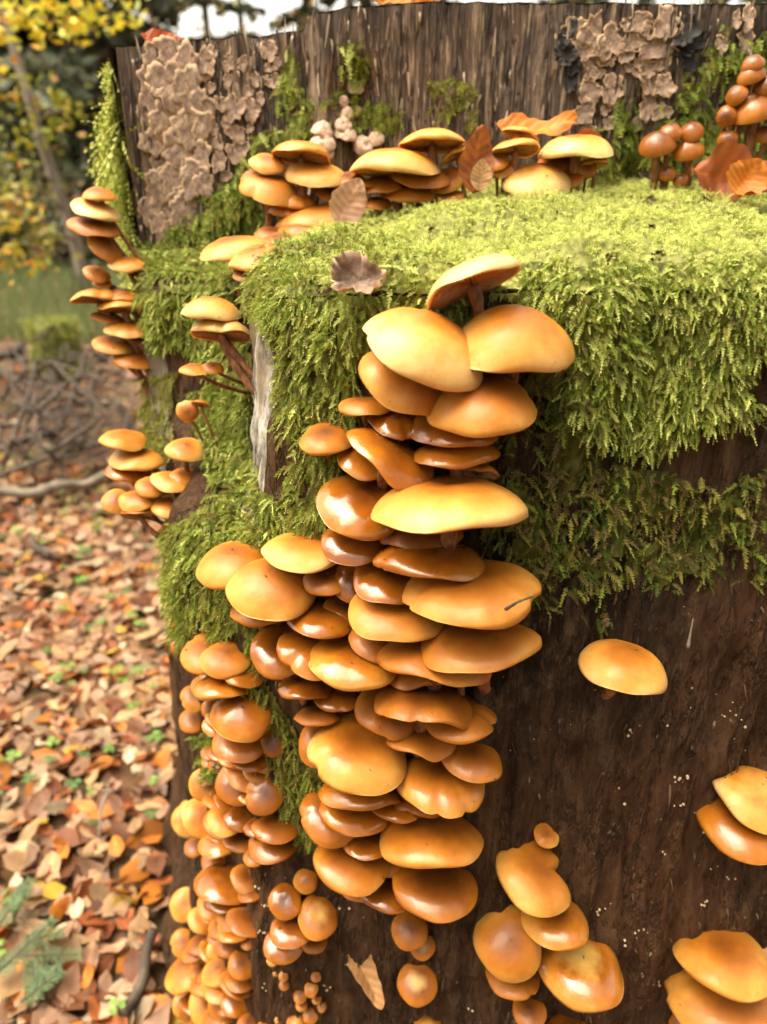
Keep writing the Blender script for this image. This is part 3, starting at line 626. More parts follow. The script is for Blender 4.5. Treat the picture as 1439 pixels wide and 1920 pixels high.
batch([
 (1420,1492,156,108,-25,.2,dict(patch=.6,d=.40,label='pale yellow cap leaning over a darker one, alone high on the right wood')),
 (1392,1546,168,108,-18,.54,dict(wet=.6,d=.40,label='deep orange cap below the pale leaning cap')),
 (1450,1790,96,104,0,.24,dict(o=.3)),(1355,1792,176,120,-8,.34,dict(d=.40,umbo=-.08,label='honey cap with a dimpled middle over the biggest low cap')),
 (1450,1850,100,84,0,.44,dict(o=.4)),(1362,1888,222,160,-15,.36,dict(d=.5,label='biggest low honey cap under the dimpled one')),(1282,1908,58,72,0,.58,dict(o=.3))],
 'behind the dimpled honey cap at the stump foot', 'caps behind the dimpled honey cap')
batch([
 (392,1224,96,76,0,.42),(425,1235,86,68,0,.42),(416,1285,99,48,3,.44,W2),(455,1340,104,90,0,.5,dict(wet=.5,d=.6,label='round golden-rimmed cap beside the moss strip')),
 (366,1308,50,48,0,.5),(364,1350,50,46,0,.54),(396,1330,34,62,20,.52),(452,1390,98,68,0,.72,dict(wet=.5)),(512,1395,44,52,0,.72),(497,1432,36,34,0,.58),
 (387,1469,58,62,25,.38),(450,1465,80,94,20,.62,dict(wet=.5)),(497,1490,68,76,0,.56,dict(wet=.5)),(410,1497,36,40,0,.38),
 (356,1535,60,88,-20,.33),(384,1530,74,76,-20,.33),(428,1536,74,52,-12,.38),(450,1530,56,50,0,.72,W1),(518,1550,82,54,-4,.7,dict(wet=.5)),(514,1581,90,64,0,.7,dict(wet=.5)),
 (414,1580,79,46,3,.5,W1),(366,1588,38,34,0,.68),(415,1613,70,48,0,.72,W2),(477,1607,38,34,0,.62),(458,1580,34,32,0,.5)],
 'in the side cluster beside the moss strip', 'upper part of the side cluster', k=1.1, kh=1.02)
batch([
 (428,1652,112,74,-3,.7,W1),(466,1648,42,42,0,.48),(428,1686,82,42,-4,.8,W2),(405,1700,64,58,-30,.5),(443,1728,64,64,0,.42),(350,1697,54,68,40,.2),(381,1725,50,48,-30,.35),
 (405,1780,32,38,0,.3),(433,1768,54,52,0,.62),(345,1768,44,54,10,.4),(456,1808,50,54,-30,.52),(466,1767,26,26,0,.5),(412,1820,60,54,20,.42),(358,1818,88,68,25,.42),
 (392,1882,66,92,-30,.38),(420,1876,54,78,-30,.52),(446,1874,60,58,-10,.62,W2),(452,1840,54,36,-8,.76),(350,1880,46,76,-40,.44),(322,1885,44,70,-30,.3),(300,1902,56,62,30,.4),(352,1902,30,40,0,.42),(430,1925,66,44,0,.5),(380,1930,58,44,0,.44),(470,1920,44,40,0,.6),(330,1940,60,44,0,.42)],
 'at the foot of the side cluster', 'foot of the side cluster', k=1.12, kh=1.0)
fill = []
for k in range(64):
    t_ = random.random(); cy_ = 1250+t_*650; cx_ = np.interp(cy_, [1250, 1400, 1550, 1650, 1900], [425, 440, 440, 420, 390])+random.uniform(-45, 55)
    w_ = random.uniform(46, 86); fill.append((float(cx_), cy_, w_, w_*random.uniform(.5, .8), random.uniform(-25, 20), random.uniform(.45, .75), dict(o=random.uniform(.15, .7), d=.28, wet=random.choice((.2, .6)))))
batch(fill, 'tucked deep inside the side cluster', 'caps inside the side cluster')
batch([(330,1112,30,42,40,.55),(328,1165,30,46,50,.58),(335,1212,30,40,40,.55)], 'peeping out behind the mossy buttress', 'caps behind the mossy buttress', D=.57)
batch([
 (230,823,88,38,0,.34,dict(D=.62)),(240,882,86,42,-2,.6,dict(wet=.6,D=.62)),(256,859,99,46,2,.28,dict(d=.4,D=.62)),(347,843,70,46,0,.28),(345,893,54,34,-5,.48),(326,902,86,38,-6,.34),(282,913,56,38,-4,.44),
 (218,940,54,46,8,.38),(258,938,68,40,8,.38),(262,962,74,0,0,.66,dict(e=-10)),(320,949,76,40,-4,.38),(368,950,56,40,5,.46),(385,900,34,26,0,.58),(325,990,44,28,0,.58),(315,1018,44,30,0,.42)],
 'in the low tiers on the rear flute', 'low tiers on the rear flute', D=.585)
batch([(352,771,42,54,60,.4),(378,757,38,0,-10,.58,dict(e=-12))], 'clinging to the moss in the flute', 'pair in the flute', D=.60)
batch([
 (187,364,64,22,4,.34),(180,392,89,34,-6,.08,dict(label='palest flat cap at the top of the far left tiers')),(178,425,94,32,-2,.58),(200,465,74,42,-45,.48),(182,513,52,28,-10,.48),(192,530,34,20,0,.5),
 (239,495,69,26,6,.2),(186,556,99,0,3,.38,dict(e=-7,d=.4)),(238,553,74,22,0,.48),(200,594,60,18,0,.72),(234,575,96,0,2,.32,dict(e=-8,d=.4)),(246,615,98,30,2,.32),(214,646,78,34,-2,.38),(254,671,88,36,2,.52)],
 'in the tiers on the rear wall edge', 'far left tiers', D=.735)
batch([(397,576,108,38,0,.14,dict(label='pale upper cap of the pair in the flute left of the pale bark',d=.6)),(416,618,114,0,-2,.2,dict(e=-12,d=.55,label='pale lower cap of the pair in the flute, its stalk showing')),(365,692,58,22,3,.34),(400,690,40,24,0,.58)],
 'low in the flute left of the pale bark strip', 'caps in the flute', D=.565)
batch([
 (502,306,68,34,0,.3),(566,290,114,0,-6,.38,dict(e=-14,d=.42)),(592,325,119,40,-3,.24,dict(d=.4)),(508,353,116,52,-6,.34,dict(d=.5)),(620,363,54,26,0,.48),(544,393,82,28,-3,.54),(590,402,156,30,16,.44,dict(wav=.08)),
 (548,372,92,30,-4,.5),(655,338,72,28,0,.5),(560,428,84,28,12,.55,dict(D=.69)),(478,335,52,30,5,.45),(510,440,64,28,0,.6,dict(D=.69)),(437,463,126,36,14,.24,dict(D=.63)),(481,480,114,40,18,.3,dict(D=.585)),(470,514,66,24,0,.62,dict(D=.58)),(520,452,70,30,10,.5,dict(D=.64))],
 'in the left group behind the ledge moss', 'left group at the back of the ledge', D=.715)
batch([
 (811,266,124,0,0,.3,dict(e=-13,d=.36)),(744,308,178,0,-3,.22,dict(e=-6,d=.42,label='widest flat cap at the back of the ledge')),(857,290,66,0,20,.34,dict(e=-12)),(838,338,64,46,15,.44),(769,362,100,30,-2,.48),(680,350,70,0,0,.58,dict(e=-10)),(706,381,60,22,0,.48),(790,332,112,30,-3,.5),(718,346,84,26,2,.55),(842,368,60,24,0,.5)],
 'in the middle group at the back of the ledge', 'middle group at the back of the ledge', D=.70)
batch([
 (977,253,76,0,-20,.28,dict(e=-14,D=.72)),(966,279,92,0,0,.28,dict(e=-14)),(1080,273,142,36,-5,.12,dict(d=.4,label='flat pale cap under the orange leaf at the back of the ledge')),(1006,337,130,60,-5,.08,dict(d=.55,label='palest dome half sunk in the ledge moss')),(1115,306,54,0,0,.34,dict(e=-12)),(945,316,44,32,0,.38),(1100,316,38,34,0,.58),(930,302,52,36,8,.45),(1045,302,76,42,-5,.45,dict(D=.70)),(1072,334,48,34,0,.5)],
 'in the right group at the back of the ledge', 'right group at the back of the ledge', D=.68)
BT = dict(button=True, d=.85, wav=.01, umbo=0, wet=.35, o=1.6, stem=2.6)
batch([(1232,269,66,44,0,.66),(1291,280,57,38,0,.62),(1256,249,47,33,0,.62),(1297,247,46,34,0,.64),(1252,325,31,27,0,.66),(1276,338,28,24,0,.62)],
 'in the group beside the curled leaf', 'brown buttons by the curled leaf', D=.70, **BT)
batch([(1412,117,43,26,0,.68),(1409,139,49,33,0,.62),(1436,162,47,38,0,.62),(1381,178,42,33,25,.64),(1402,187,38,28,0,.64),(1413,204,78,47,0,.6),(1363,218,38,37,25,.6),(1365,262,37,34,0,.64),(1437,250,44,32,0,.64)],
 'in the tall bunch on the mossy wall', 'tall bunch of brown buttons', D=.69, **BT)

V, Fq, C = [], [], []
for (p, nn, r_) in DEBRIS:
    L = random.uniform(.0006, .0022); wd = random.uniform(.0003, .0008); a = Vector((random.gauss(0, 1), random.gauss(0, 1), random.gauss(0, 1))); a = (a-nn*a.dot(nn)).normalized(); b = nn.cross(a); k = len(V); q = p+nn*.0002
    V += [q-a*L-b*wd*.4, q-a*L*.3+b*wd, q+a*L+b*wd*.3, q+a*L*.4-b*wd, q+nn*wd*.8]; Fq += [(k, k+3, k+4), (k+3, k+2, k+4), (k+2, k+1, k+4), (k+1, k, k+4)]; C += [np.array(random.choice([(.03, .018, .01), (.09, .05, .02), (.16, .17, .04)]))]*5
tag(obj('debris', mesh_np('debris', [tuple(v) for v in V], Fq, [M['leaf']], False, {'col': ('FLOAT_COLOR', np.array(C))})), 'tiny dark crumbs of bark and moss fallen on the mushroom caps', 'debris', None, 'stuff')
# ------------------------------------------------------------------ pale knobbly fungi
for i, (px, py, w_, h_) in enumerate([(668,163,33,24),(645,190,20,25),(650,212,29,22),(672,210,20,24),(645,233,32,24),(650,250,42,26),(605,243,40,26),(605,266,50,32),(682,272,38,32),(706,260,32,26),(690,288,28,26),(612,288,30,24)]):
    r = mushroom(px, py, w_, h_, random.uniform(-15, 15), .2, 0, o=.7, d=.62, wav=.16, umbo=.1, label='pale pinkish knobbly fungus on the rear wall above the ledge mushrooms', group='pale knobbly fungi', stem=1.2, name='knobbly_fungus', mat=M['pale'])
    r['category'] = 'fungus'

# ------------------------------------------------------------------ crust fungi
def lobe_mesh(w_, h_, seed, curl=.25, cup=False, lobes=1.0):
    rs = np.random.default_rng(seed); na, nr = 60, 6; th = np.linspace(0, 2*np.pi, na, endpoint=False)
    ph = rs.random(8)*6.28
    rad = 1+lobes*(.13*np.sin(2*th+ph[0])+.12*np.sin(3*th+ph[1])+.09*np.sin(5*th+ph[2])+.07*np.sin(8*th+ph[3])+.05*np.sin(13*th+ph[4])+.035*np.sin(19*th+ph[5]))
    rho = np.linspace(0.0, 1, nr); Rg, Tg = np.meshgrid(rho, th)
    X = Rg*rad[:, None]*np.cos(Tg)*w_/2; Y = Rg*rad[:, None]*np.sin(Tg)*h_/2; s_ = min(w_, h_)/2
    Z = s_*curl*(Rg**4*(.75+.45*np.sin(4*Tg+ph[5])+.3*np.sin(9*Tg+ph[6])))+.05*s_*np.sin(Rg*7+ph[7])*Rg*np.sin(2*Tg)
    Z = Z+s_*(.16 if cup else .05)*fbm(np.stack([X/s_*2, Y/s_*2, 0*X+seed], -1), 2, 3)
    if cup: Z = Z+s_*.55*Rg**2.2+s_*.16*np.sin(11*Tg+3*np.sin(2*Tg))*Rg**2
    th_ = (.06 if cup else .035)*s_; Pt = np.stack([X, Y, Z+th_], -1); Pu = np.stack([X, Y, Z-th_*.3], -1)[:, ::-1]
    P = np.concatenate([Pt, Pu], 1); rr = np.concatenate([Rg, Rg[:, ::-1]], 1)
    return mesh_np('lobe', P.reshape(-1, 3), grid(na, 2*nr, True), [M['crust']], True, {'rho': ('FLOAT', rr)})
def wall_frame(px, py, lift=.002):
    r = hit(px, py)
    p, nrm = (r[0], r[1]) if r[0] is not None else (Vector(at(px, py, .8)), Vector((0, -1, 0)))
    nrm = Vector((nrm.x*.25, -1, nrm.z*.15)).normalized()
    return p+nrm*lift, nrm
def place_lobe(px, py, w_, h_, seed, parent=None, origin=None, lift=.002, curl=.28, tone=0.0, tilt=.22, name='crust_fungus', cup=False):
    p, nrm = wall_frame(px, py, lift); dep = (p.y*CP-(p.z-1)*SP)
    me = lobe_mesh(w_/F*dep, h_/F*dep, seed, curl, cup)
    Z = (nrm+Vector((random.uniform(-.15, .15), 0, tilt))).normalized(); X = Vector((0, 0, 1)).cross(Z).normalized(); X = -X if X.x < 0 else X
    Y = Z.cross(X); rm = Matrix((X, Y, Z)).transposed().to_4x4()
    o = obj(name, me, parent); o.matrix_local = Matrix.Translation(p-(origin or Vector())) @ rm; o['tone'] = tone
    return o
# the large sheet at the left: one crust made of many overlapping lobes
org = wall_frame(335, 260)[0]; sheet = empty('crust_fungus', org)
tag(sheet, 'large lobed tan crust fungus sheet covering the left corner of the rear wall', 'fungus')
lob = [(300,105,60,44),(330,100,62,50),(350,125,50,60),(290,140,46,60),(318,160,70,70),(355,170,60,64),(375,205,48,60),(285,205,50,70),(322,225,70,80),(362,240,60,70),(385,255,36,52),(300,260,56,60),(340,285,64,60),(310,305,54,56),(375,300,46,54),(300,345,48,50),(330,335,50,60),(365,335,48,60),(285,390,40,62),(315,395,50,70),(355,395,64,70),(300,425,32,44),(320,432,26,34),(385,345,30,44),(345,370,46,40),(372,130,34,44)]
for i, (a, b, c_, d_) in enumerate(lob):
    place_lobe(a, b, c_*1.12, d_*1.12, 300+i, sheet, org, lift=.0004+.0004*(i % 6), curl=.04, name='lobe', tilt=.01)
small = [(385,118,40,50),(398,100,24,22),(505,96,30,40),(512,152,30,28),(505,128,16,18),(398,165,16,18),(428,152,16,28),(440,204,40,52),(472,206,32,42),(466,172,18,20),(445,252,34,34),(448,285,40,46),(412,268,18,26),(412,302,26,44),(452,330,16,20),(425,232,18,22),(470,240,14,20),(430,120,22,30),(415,195,22,30),(455,120,20,26),(480,150,18,24),(425,330,20,22),(490,185,16,22),(402,240,20,30),(520,120,16,20)]
for i, (a, b, c_, d_) in enumerate(small):
    tag(place_lobe(a, b, c_, d_, 400+i, lift=.0015, curl=.2, tilt=.1), 'small tan crust fungus rosette right of the large crust sheet', 'fungus', 'small rosettes beside the large crust sheet')
rt = [(1082,62,56,48),(1118,58,64,56),(1145,80,50,60),(1105,85,56,50),(1135,100,50,36),(1195,44,64,30),(1250,45,42,62),(1222,58,44,30),(1185,78,40,30),(1222,88,84,40),(1215,100,44,30),(1175,105,26,26),(1178,128,14,16),(1196,120,16,16),(1194,135,20,16),(1115,125,52,36),(1140,108,30,34),(1108,140,30,22),(1235,115,40,32),(1218,130,36,30),(1105,172,40,46),(1148,168,44,46),(1095,212,38,42),(1135,207,18,18),(1141,233,30,24),(1104,248,32,24),(1222,158,44,40),(1246,162,36,38),(1216,195,36,50),(1240,211,36,28),(1200,232,30,20)]
for i, (a, b, c_, d_) in enumerate(rt):
    tag(place_lobe(a, b, c_*1.05, d_*1.05, 500+i, lift=.0012, curl=.2, tilt=.1), 'tan crust fungus rosette in the group above the right end of the ledge', 'fungus', 'crust rosettes above the right end of the ledge')
for i, (a, b, c_, d_) in enumerate([(1350,85,24,34),(1394,78,34,44),(1400,36,24,44),(1337,126,20,16),(1378,40,18,30)]):
    tag(place_lobe(a, b, c_, d_, 560+i, lift=.004, curl=.34), 'small tan crust fungus poking out of the moss above the brown buttons', 'fungus', 'crusts in the moss above the buttons')
for i, (a, b, c_, d_) in enumerate([(1062,60,30,60),(1060,105,44,36),(1070,130,26,30),(1285,60,44,60),(1300,80,44,36),(1292,118,26,60),(1280,95,36,30),(1068,155,24,40)]):
    tag(place_lobe(a, b, c_, d_, 580+i, lift=.001, curl=.45, tone=1.0), 'blackened old crust fungus flanking the tan rosettes', 'fungus', 'blackened crusts')
dc = place_lobe(680, 527, 92, 84, 610, lift=.016, curl=.5, tilt=.45, name='bracket_fungus', cup=True); dc['tone'] = .0
tag(dc, 'crinkled dried brown bracket fungus sitting in the moss on the buttress', 'fungus')

# ------------------------------------------------------------------ leaves
def leaf_arrays(Lg, Wd, fold, curl, wave, seed, col, nl=9, nw=5):
    rs = np.random.default_rng(seed); t = np.linspace(0, 1, nl); s_ = np.linspace(-1, 1, nw)
    half = Wd/2*np.sin(np.pi*np.clip(t, 0, 1)**.85)**.75+Wd*.012
    T, S_ = np.meshgrid(t, s_, indexing='ij')
    X = (T-.5)*Lg; Y = S_*half[:, None]*(1+.05*np.sin(9*np.pi*T)*np.abs(S_))
    Z = fold*np.abs(S_)*half[:, None]+curl*Lg*((T-.5)**2*2-.1)+wave*Lg*np.sin(3*np.pi*T+rs.random()*6)*S_*.35+wave*Lg*.12*np.abs(np.sin(7*np.pi*T))*np.abs(S_)
    c = np.ones((nl, nw, 3))*np.array(col); c *= (1+.30*np.exp(-(S_/.09)**2))[..., None]*(1+.16*np.sin(15*np.pi*T-7*np.abs(S_)))[..., None]*(1+.25*vnoise(np.stack([T*6, S_*3, 0*T+seed], -1), 6))[..., None]
    return np.stack([X, Y, Z], -1).reshape(-1, 3), grid(nl, nw), np.clip(c.reshape(-1, 3), 0, 1)
LC = {'orange': (.62, .22, .035), 'rust': (.34, .10, .028), 'tan': (.54, .33, .17), 'pinkish': (.50, .29, .185), 'yellow': (.80, .55, .08), 'brown': (.22, .09, .04)}
def hero_leaf(px, py, Lpx, Wpx, ang, col, label, D=None, fold=.25, curl=.25, wave=.10, off=.01, face=(0, 0), seed=1):
    if D is None:
        r = hit(px, py); p = r[0]-Vector(ray(px, py)).normalized()*off
    else: p = Vector(at(px, py, D))
    dep = p.y*CP-(p.z-1)*SP; s_ = dep/F
    V, Fq, C = leaf_arrays(Lpx*s_, Wpx*s_, fold, curl, wave*1.6, seed, col, 27, 15)
    V[:, 2] += Lpx*s_*.012*np.sin(15*np.pi*np.repeat(np.linspace(0, 1, 27), 15)-7*np.abs(np.tile(np.linspace(-1, 1, 15), 27)))+Lpx*s_*.05*vnoise(V/(Lpx*s_)*5+seed, 8)
    me = mesh_np('leaf', V, Fq, [M['leaf']], True, {'col': ('FLOAT_COLOR', C)})
    dn = Vector(ray(px, py)).normalized(); U = Vector((0, SP, CP)); up = (U-dn*U.dot(dn)).normalized(); right = dn.cross(up)
    a = R_(ang); X = right*math.cos(a)+up*math.sin(a); n = (-dn+up*face[1]+right*face[0]).normalized(); X = (X-n*X.dot(n)).normalized(); Y = n.cross(X)
    o = obj('fallen_leaf', me); o.matrix_world = Matrix.Translation(p) @ Matrix((X, Y, n)).transposed().to_4x4()
    tag(o, label, 'leaf'); return o
hero_leaf(655, 378, 92, 66, 62, LC['pinkish'], 'pinkish brown leaf standing among the left ledge mushrooms', D=.66, fold=.3, curl=.12)
hero_leaf(893, 300, 118, 66, 80, LC['rust'], 'dark rust leaf standing upright between the ledge mushrooms', D=.655, fold=.35, curl=.2, face=(.3, 0), seed=2)
hero_leaf(903, 328, 56, 40, 85, LC['tan'], 'small tan leaf piece in front of the upright rust leaf', D=.64, fold=.5, seed=3)
hero_leaf(1005, 240, 150, 60, -8, LC['orange'], 'bright orange leaf lying on the right ledge mushrooms', D=.715, fold=.15, curl=.2, face=(0, 1.4), seed=4)
hero_leaf(1385, 340, 170, 100, -14, LC['rust'], 'large curled russet leaf at the right end of the ledge', D=.655, fold=.45, curl=.45, wave=.3, face=(.1, .5), seed=5)
hero_leaf(1400, 335, 70, 76, 50, LC['orange'], 'glossy orange leaf cupped inside the curled russet leaf', D=.64, fold=.6, curl=.5, face=(.2, .2), seed=6)
hero_leaf(305, 78, 80, 40, 5, (.45, .09, .02), 'red leaf lying on the left corner of the stump top', D=.85, fold=.3, curl=.35, face=(0, .9), seed=7)
hero_leaf(775, 3, 150, 40, 2, LC['orange'], 'orange leaf resting on the top of the rear wall', D=.82, fold=.3, curl=.3, face=(0, 1.2), seed=8)
hero_leaf(685, 1828, 125, 44, -62, (.50, .27, .11), 'narrow tan leaf hanging against the dark wood', off=.012, fold=.5, curl=.12, face=(.2, .2), seed=9)
hero_leaf(1110, 262, 60, 30, -30, LC['rust'], 'scrap of brown leaf behind the flat pale cap', D=.70, fold=.4, seed=10)
# needle on the ledge and grass blade on a cap
def stick(name, pts, r0, r1, label, cat='twig', mat='twig', group=None, wob=0.0, ns=6, nseg=10):
    pts = np.asarray(pts, float); t = np.linspace(0, 1, nseg); P = np.stack([np.interp(t, np.linspace(0, 1, len(pts)), pts[:, k]) for k in range(3)], -1)
    if wob: P = P+wob*np.stack([vnoise(np.stack([t*4, 0*t+rng.random()*50, 0*t+k*9.3], -1), 2) for k in range(3)], -1)
    o0 = P[0].copy(); V, Fc = tube(P-o0, np.linspace(r0, r1, nseg)*(1+.12*rng.normal(size=nseg)), ns)
    o = obj(name, mesh_np(name, V, Fc, [M[mat]])); o.location = o0; tag(o, label, cat, group); return o
stick('pine_needle', [at(1112, 450, .53), at(1150, 449, .53), at(1188, 459, .53)], .0011, .0006, 'dry brown needle lying on the ledge moss', 'needle', 'twig')
stick('grass_blade', [at(948, 1143, .345), at(972, 1128, .342), at(1000, 1118, .345)], .0009, .0005, 'dark grass blade stuck on the rim of the big honey cap', 'grass', 'twig')
stick('wood_splinter', [at(1290, 1215, .395), at(1300, 1160, .40)], .0012, .0004, 'thin splinter of wood standing out of the dark wood right of the lone mushroom', 'splinter', 'grey')

# tiny pale beads of young fungi on the dark wood
bv, bf, k0 = [], [], 0
spots = [(1250,1350),(1180,1375),(1158,1475),(1172,1515),(1370,1345),(1395,1350),(1402,1358),(1362,1340),(1375,1325),(1290,1455),(1268,1460),(1278,1510),(1300,1515),(1243,1600),(1330,1630),(1370,1640),(1322,1695),(1195,1750),(1215,1745),(1120,1712),(1140,1700),(1235,1840),(1170,1770),(1330,1560),(955,1218),(1030,940),(540,1640),(485,1660),(500,1700),(640,1690),(655,1700),(615,1700),(492,1750),(497,1850),(650,1800),(610,1850),(880,1890),(1100,1890)]
for (a, b) in spots:
    for q in range(random.choice((1, 1, 2, 3, 4))):
        r = hit(a+random.gauss(0, 5), b+random.gauss(0, 5))
        if r[0] is None: continue
        rad = random.uniform(.0005, .0013); th_ = np.linspace(0, 2*np.pi, 6, endpoint=False)
        rows = [(0, 1.2), (.7, .8), (1, .1), (.7, -.5)]
        vv = [[np.cos(t)*x_*rad, -z_*rad, np.sin(t)*x_*rad] for x_, z_ in rows for t in th_]
        bv += (np.array(vv)+np.array(r[0])).tolist()
        bf += [(k0+i*6+j, k0+i*6+(j+1) % 6, k0+(i+1)*6+(j+1) % 6, k0+(i+1)*6+j) for i in range(3) for j in range(6)]; k0 += 24
for _ in range(130):
    a, b = random.uniform(480, 1439), random.uniform(1090, 1920); r = hit(a, b)
    if r[0] is None: continue
    rad = random.uniform(.0002, .0006)
    vv = [[np.cos(t)*x_*rad, -z_*rad, np.sin(t)*x_*rad] for x_, z_ in rows for t in th_]
    bv += (np.array(vv)+np.array(r[0])).tolist()
    bf += [(k0+i*6+j, k0+i*6+(j+1) % 6, k0+(i+1)*6+(j+1) % 6, k0+(i+1)*6+j) for i in range(3) for j in range(6)]; k0 += 24
tag(obj('fungus_beads', mesh_np('fungus_beads', bv, bf, [M['bead']])), 'pinhead pale beads of young fungus scattered on the dark wood', 'fungus', None, 'stuff')

# ------------------------------------------------------------------ leaf litter
names = ['tan', 'pinkish', 'rust', 'orange', 'brown', 'yellow', 'pale']; LC['pale'] = (.64, .48, .32); wts = [.25, .27, .16, .09, .11, .02, .10]
protos = []
for i in range(21):
    cn = names[i % 7]; V, Fq, C = leaf_arrays(.056*random.uniform(.8, 1.2), .032*random.uniform(.8, 1.2), random.uniform(-.2, .4), random.uniform(-.25, .35), random.uniform(.04, .2), 700+i, LC[cn], 8, 5)
    me_ = mesh_np('leaf_'+cn, V, Fq, [M['leaf']], True, {'col': ('FLOAT_COLOR', C)})
    G8 = V.reshape(8, 5, 3)[[0, 2, 4, 5, 7]][:, [0, 2, 4]]; C8 = C.reshape(8, 5, 3)[[0, 2, 4, 5, 7]][:, [0, 1, 4]]   # lighter version for the carpet
    protos.append((cn, G8.reshape(-1, 3), grid(5, 3), C8.reshape(-1, 3), me_))
def rot_rand(n, tilt):
    yaw = rng.random(n)*2*np.pi; tx = rng.normal(0, tilt, n); ty = rng.normal(0, tilt, n)
    cy, sy = np.cos(yaw), np.sin(yaw); Rz = np.zeros((n, 3, 3)); Rz[:, 0, 0] = cy; Rz[:, 0, 1] = -sy; Rz[:, 1, 0] = sy; Rz[:, 1, 1] = cy; Rz[:, 2, 2] = 1
    Rx = np.zeros((n, 3, 3)); Rx[:, 0, 0] = 1; Rx[:, 1, 1] = np.cos(tx); Rx[:, 1, 2] = -np.sin(tx); Rx[:, 2, 1] = np.sin(tx); Rx[:, 2, 2] = np.cos(tx)
    Ry = np.zeros((n, 3, 3)); Ry[:, 1, 1] = 1; Ry[:, 0, 0] = np.cos(ty); Ry[:, 0, 2] = np.sin(ty); Ry[:, 2, 0] = -np.sin(ty); Ry[:, 2, 2] = np.cos(ty)
    return Rz @ Rx @ Ry
def outside(x, y, m=.03):
    O = outline(np.linspace(0, NB, 200), np.full(200, -1.0)); return ~inpoly(x, y, [tuple(p) for p in ctr+(O-ctr)*(1+m)])
def litter_pts(n, fn):
    x, y = fn(n); k = outside(x, y); return x[k], y[k]
# the largest in view, one by one
x, y = litter_pts(900, lambda n: (rng.uniform(-1.15, -.18, n), rng.uniform(.45, 2.1, n)))
px_, py_, dp_ = project(np.stack([x, y, ground_z(x, y)], -1)); k = (px_ > -30) & (px_ < 360) & (py_ < 1960); x, y, dp_ = x[k], y[k], dp_[k]
od = np.argsort(dp_)[:270]; x, y = x[od], y[od]; Rm = rot_rand(len(x), .32)
WORD = {'tan': 'tan', 'pinkish': 'pinkish brown', 'rust': 'dark russet', 'orange': 'orange', 'brown': 'dark brown', 'yellow': 'yellow', 'pale': 'pale bleached'}
for i in range(len(x)):
    cn = names[rng.choice(7, p=wts)]; pr = [p for p in protos if p[0] == cn][rng.integers(3)]
    o = obj('fallen_leaf', pr[4]); s_ = random.uniform(.6, 1.1)
    o.matrix_world = Matrix.Translation((x[i], y[i], float(ground_z(x[i], y[i]))+.016+.012*random.random())) @ Matrix(Rm[i].tolist()).to_4x4() @ Matrix.Scale(s_, 4)
    tag(o, f'{WORD[cn]} beech leaf lying in the litter on the forest floor', 'leaf', f'{WORD[cn]} leaves of the litter')
def litter(n, fn, smin, smax, name, label, lift=.02):
    x, y = litter_pts(n, fn); n = len(x); Rm = rot_rand(n, .36); sc = rng.uniform(smin, smax, n); ci = rng.choice(7, n, p=wts); va = rng.integers(0, 3, n)
    Vv, Ff, Cc, off = [], [], [], 0; z = ground_z(x, y)+lift*rng.random(n)+.010
    for c in range(7):
        for v in range(3):
            idx = np.where((ci == c) & (va == v))[0]
            if len(idx) == 0: continue
            _, V, Fq, C, _ = protos[c+7*v]
            W_ = np.einsum('nij,kj->nki', Rm[idx]*sc[idx, None, None], V)+np.stack([x[idx], y[idx], z[idx]], -1)[:, None]
            Vv.append(W_.reshape(-1, 3)); Cc.append((C[None]*rng.uniform(.45, 1.0, (len(idx), 1, 1))).reshape(-1, 3))
            Ff.append((Fq[None]+(np.arange(len(idx))*len(V))[:, None, None]+off).reshape(-1, 4)); off += len(idx)*len(V)
    tag(obj(name, mesh_np(name, np.concatenate(Vv), np.concatenate(Ff), [M['leaf']], True, {'col': ('FLOAT_COLOR', np.clip(np.concatenate(Cc), 0, 1))})), label, 'leaves', None, 'stuff')
def near_fn(n):
    a = rng.uniform(0, 2*np.pi, n); r = .3+1.9*rng.random(n)**.72; return .1+r*np.cos(a), .9+r*np.sin(a)
def far_fn(n):
    a = rng.uniform(.0, np.pi, n); r = 2.0+6.5*rng.random(n)**1.1; return .1+r*np.cos(a), .6+r*np.sin(a)
litter(21500, near_fn, .6, 1.15, 'leaf_litter', 'deep carpet of fallen beech leaves around the stump')
litter(8500, far_fn, .8, 1.45, 'leaf_litter', 'fallen leaves carpeting the clearing towards the trees')
# green trefoils
n = 900; x, y = litter_pts(n, lambda n: (rng.uniform(-1.5, 1.2, n), rng.uniform(.4, 3.4, n))); kk = fbm(np.stack([x*3, y*3, 0*x], -1), 2, 44) > -.05; x, y = x[kk], y[kk]
V, Fq, C = [], [], []; off = 0
for i in range(len(x)):
    z = float(ground_z(x[i], y[i]))+random.uniform(.022, .045); r = random.uniform(.008, .014); a0 = random.random()*6.28; tl = random.uniform(-.25, .25); c = np.array(random.choice([(.14, .30, .05), (.22, .38, .07), (.10, .20, .05)]))
    for q in range(3):
        a = a0+q*2.094; ca, sa = math.cos(a), math.sin(a)
        pts = [(0, 0), (.7, .62), (1.25, .5), (1.1, 0), (1.25, -.5), (.7, -.62)]
        V += [(x[i]+(u*ca-v*sa)*r, y[i]+(u*sa+v*ca)*r, z+tl*r*u*ca-.25*abs(v)*r) for u, v in pts]; Fq.append(tuple(range(off, off+6))); off += 6; C += [c*random.uniform(.85, 1.15)]*6
tag(obj('wood_sorrel', mesh_np('wood_sorrel', V, Fq, [M['leaf']], False, {'col': ('FLOAT_COLOR', np.array(C))})), 'small green trefoil leaves sprouting through the leaf litter', 'plants', None, 'stuff')
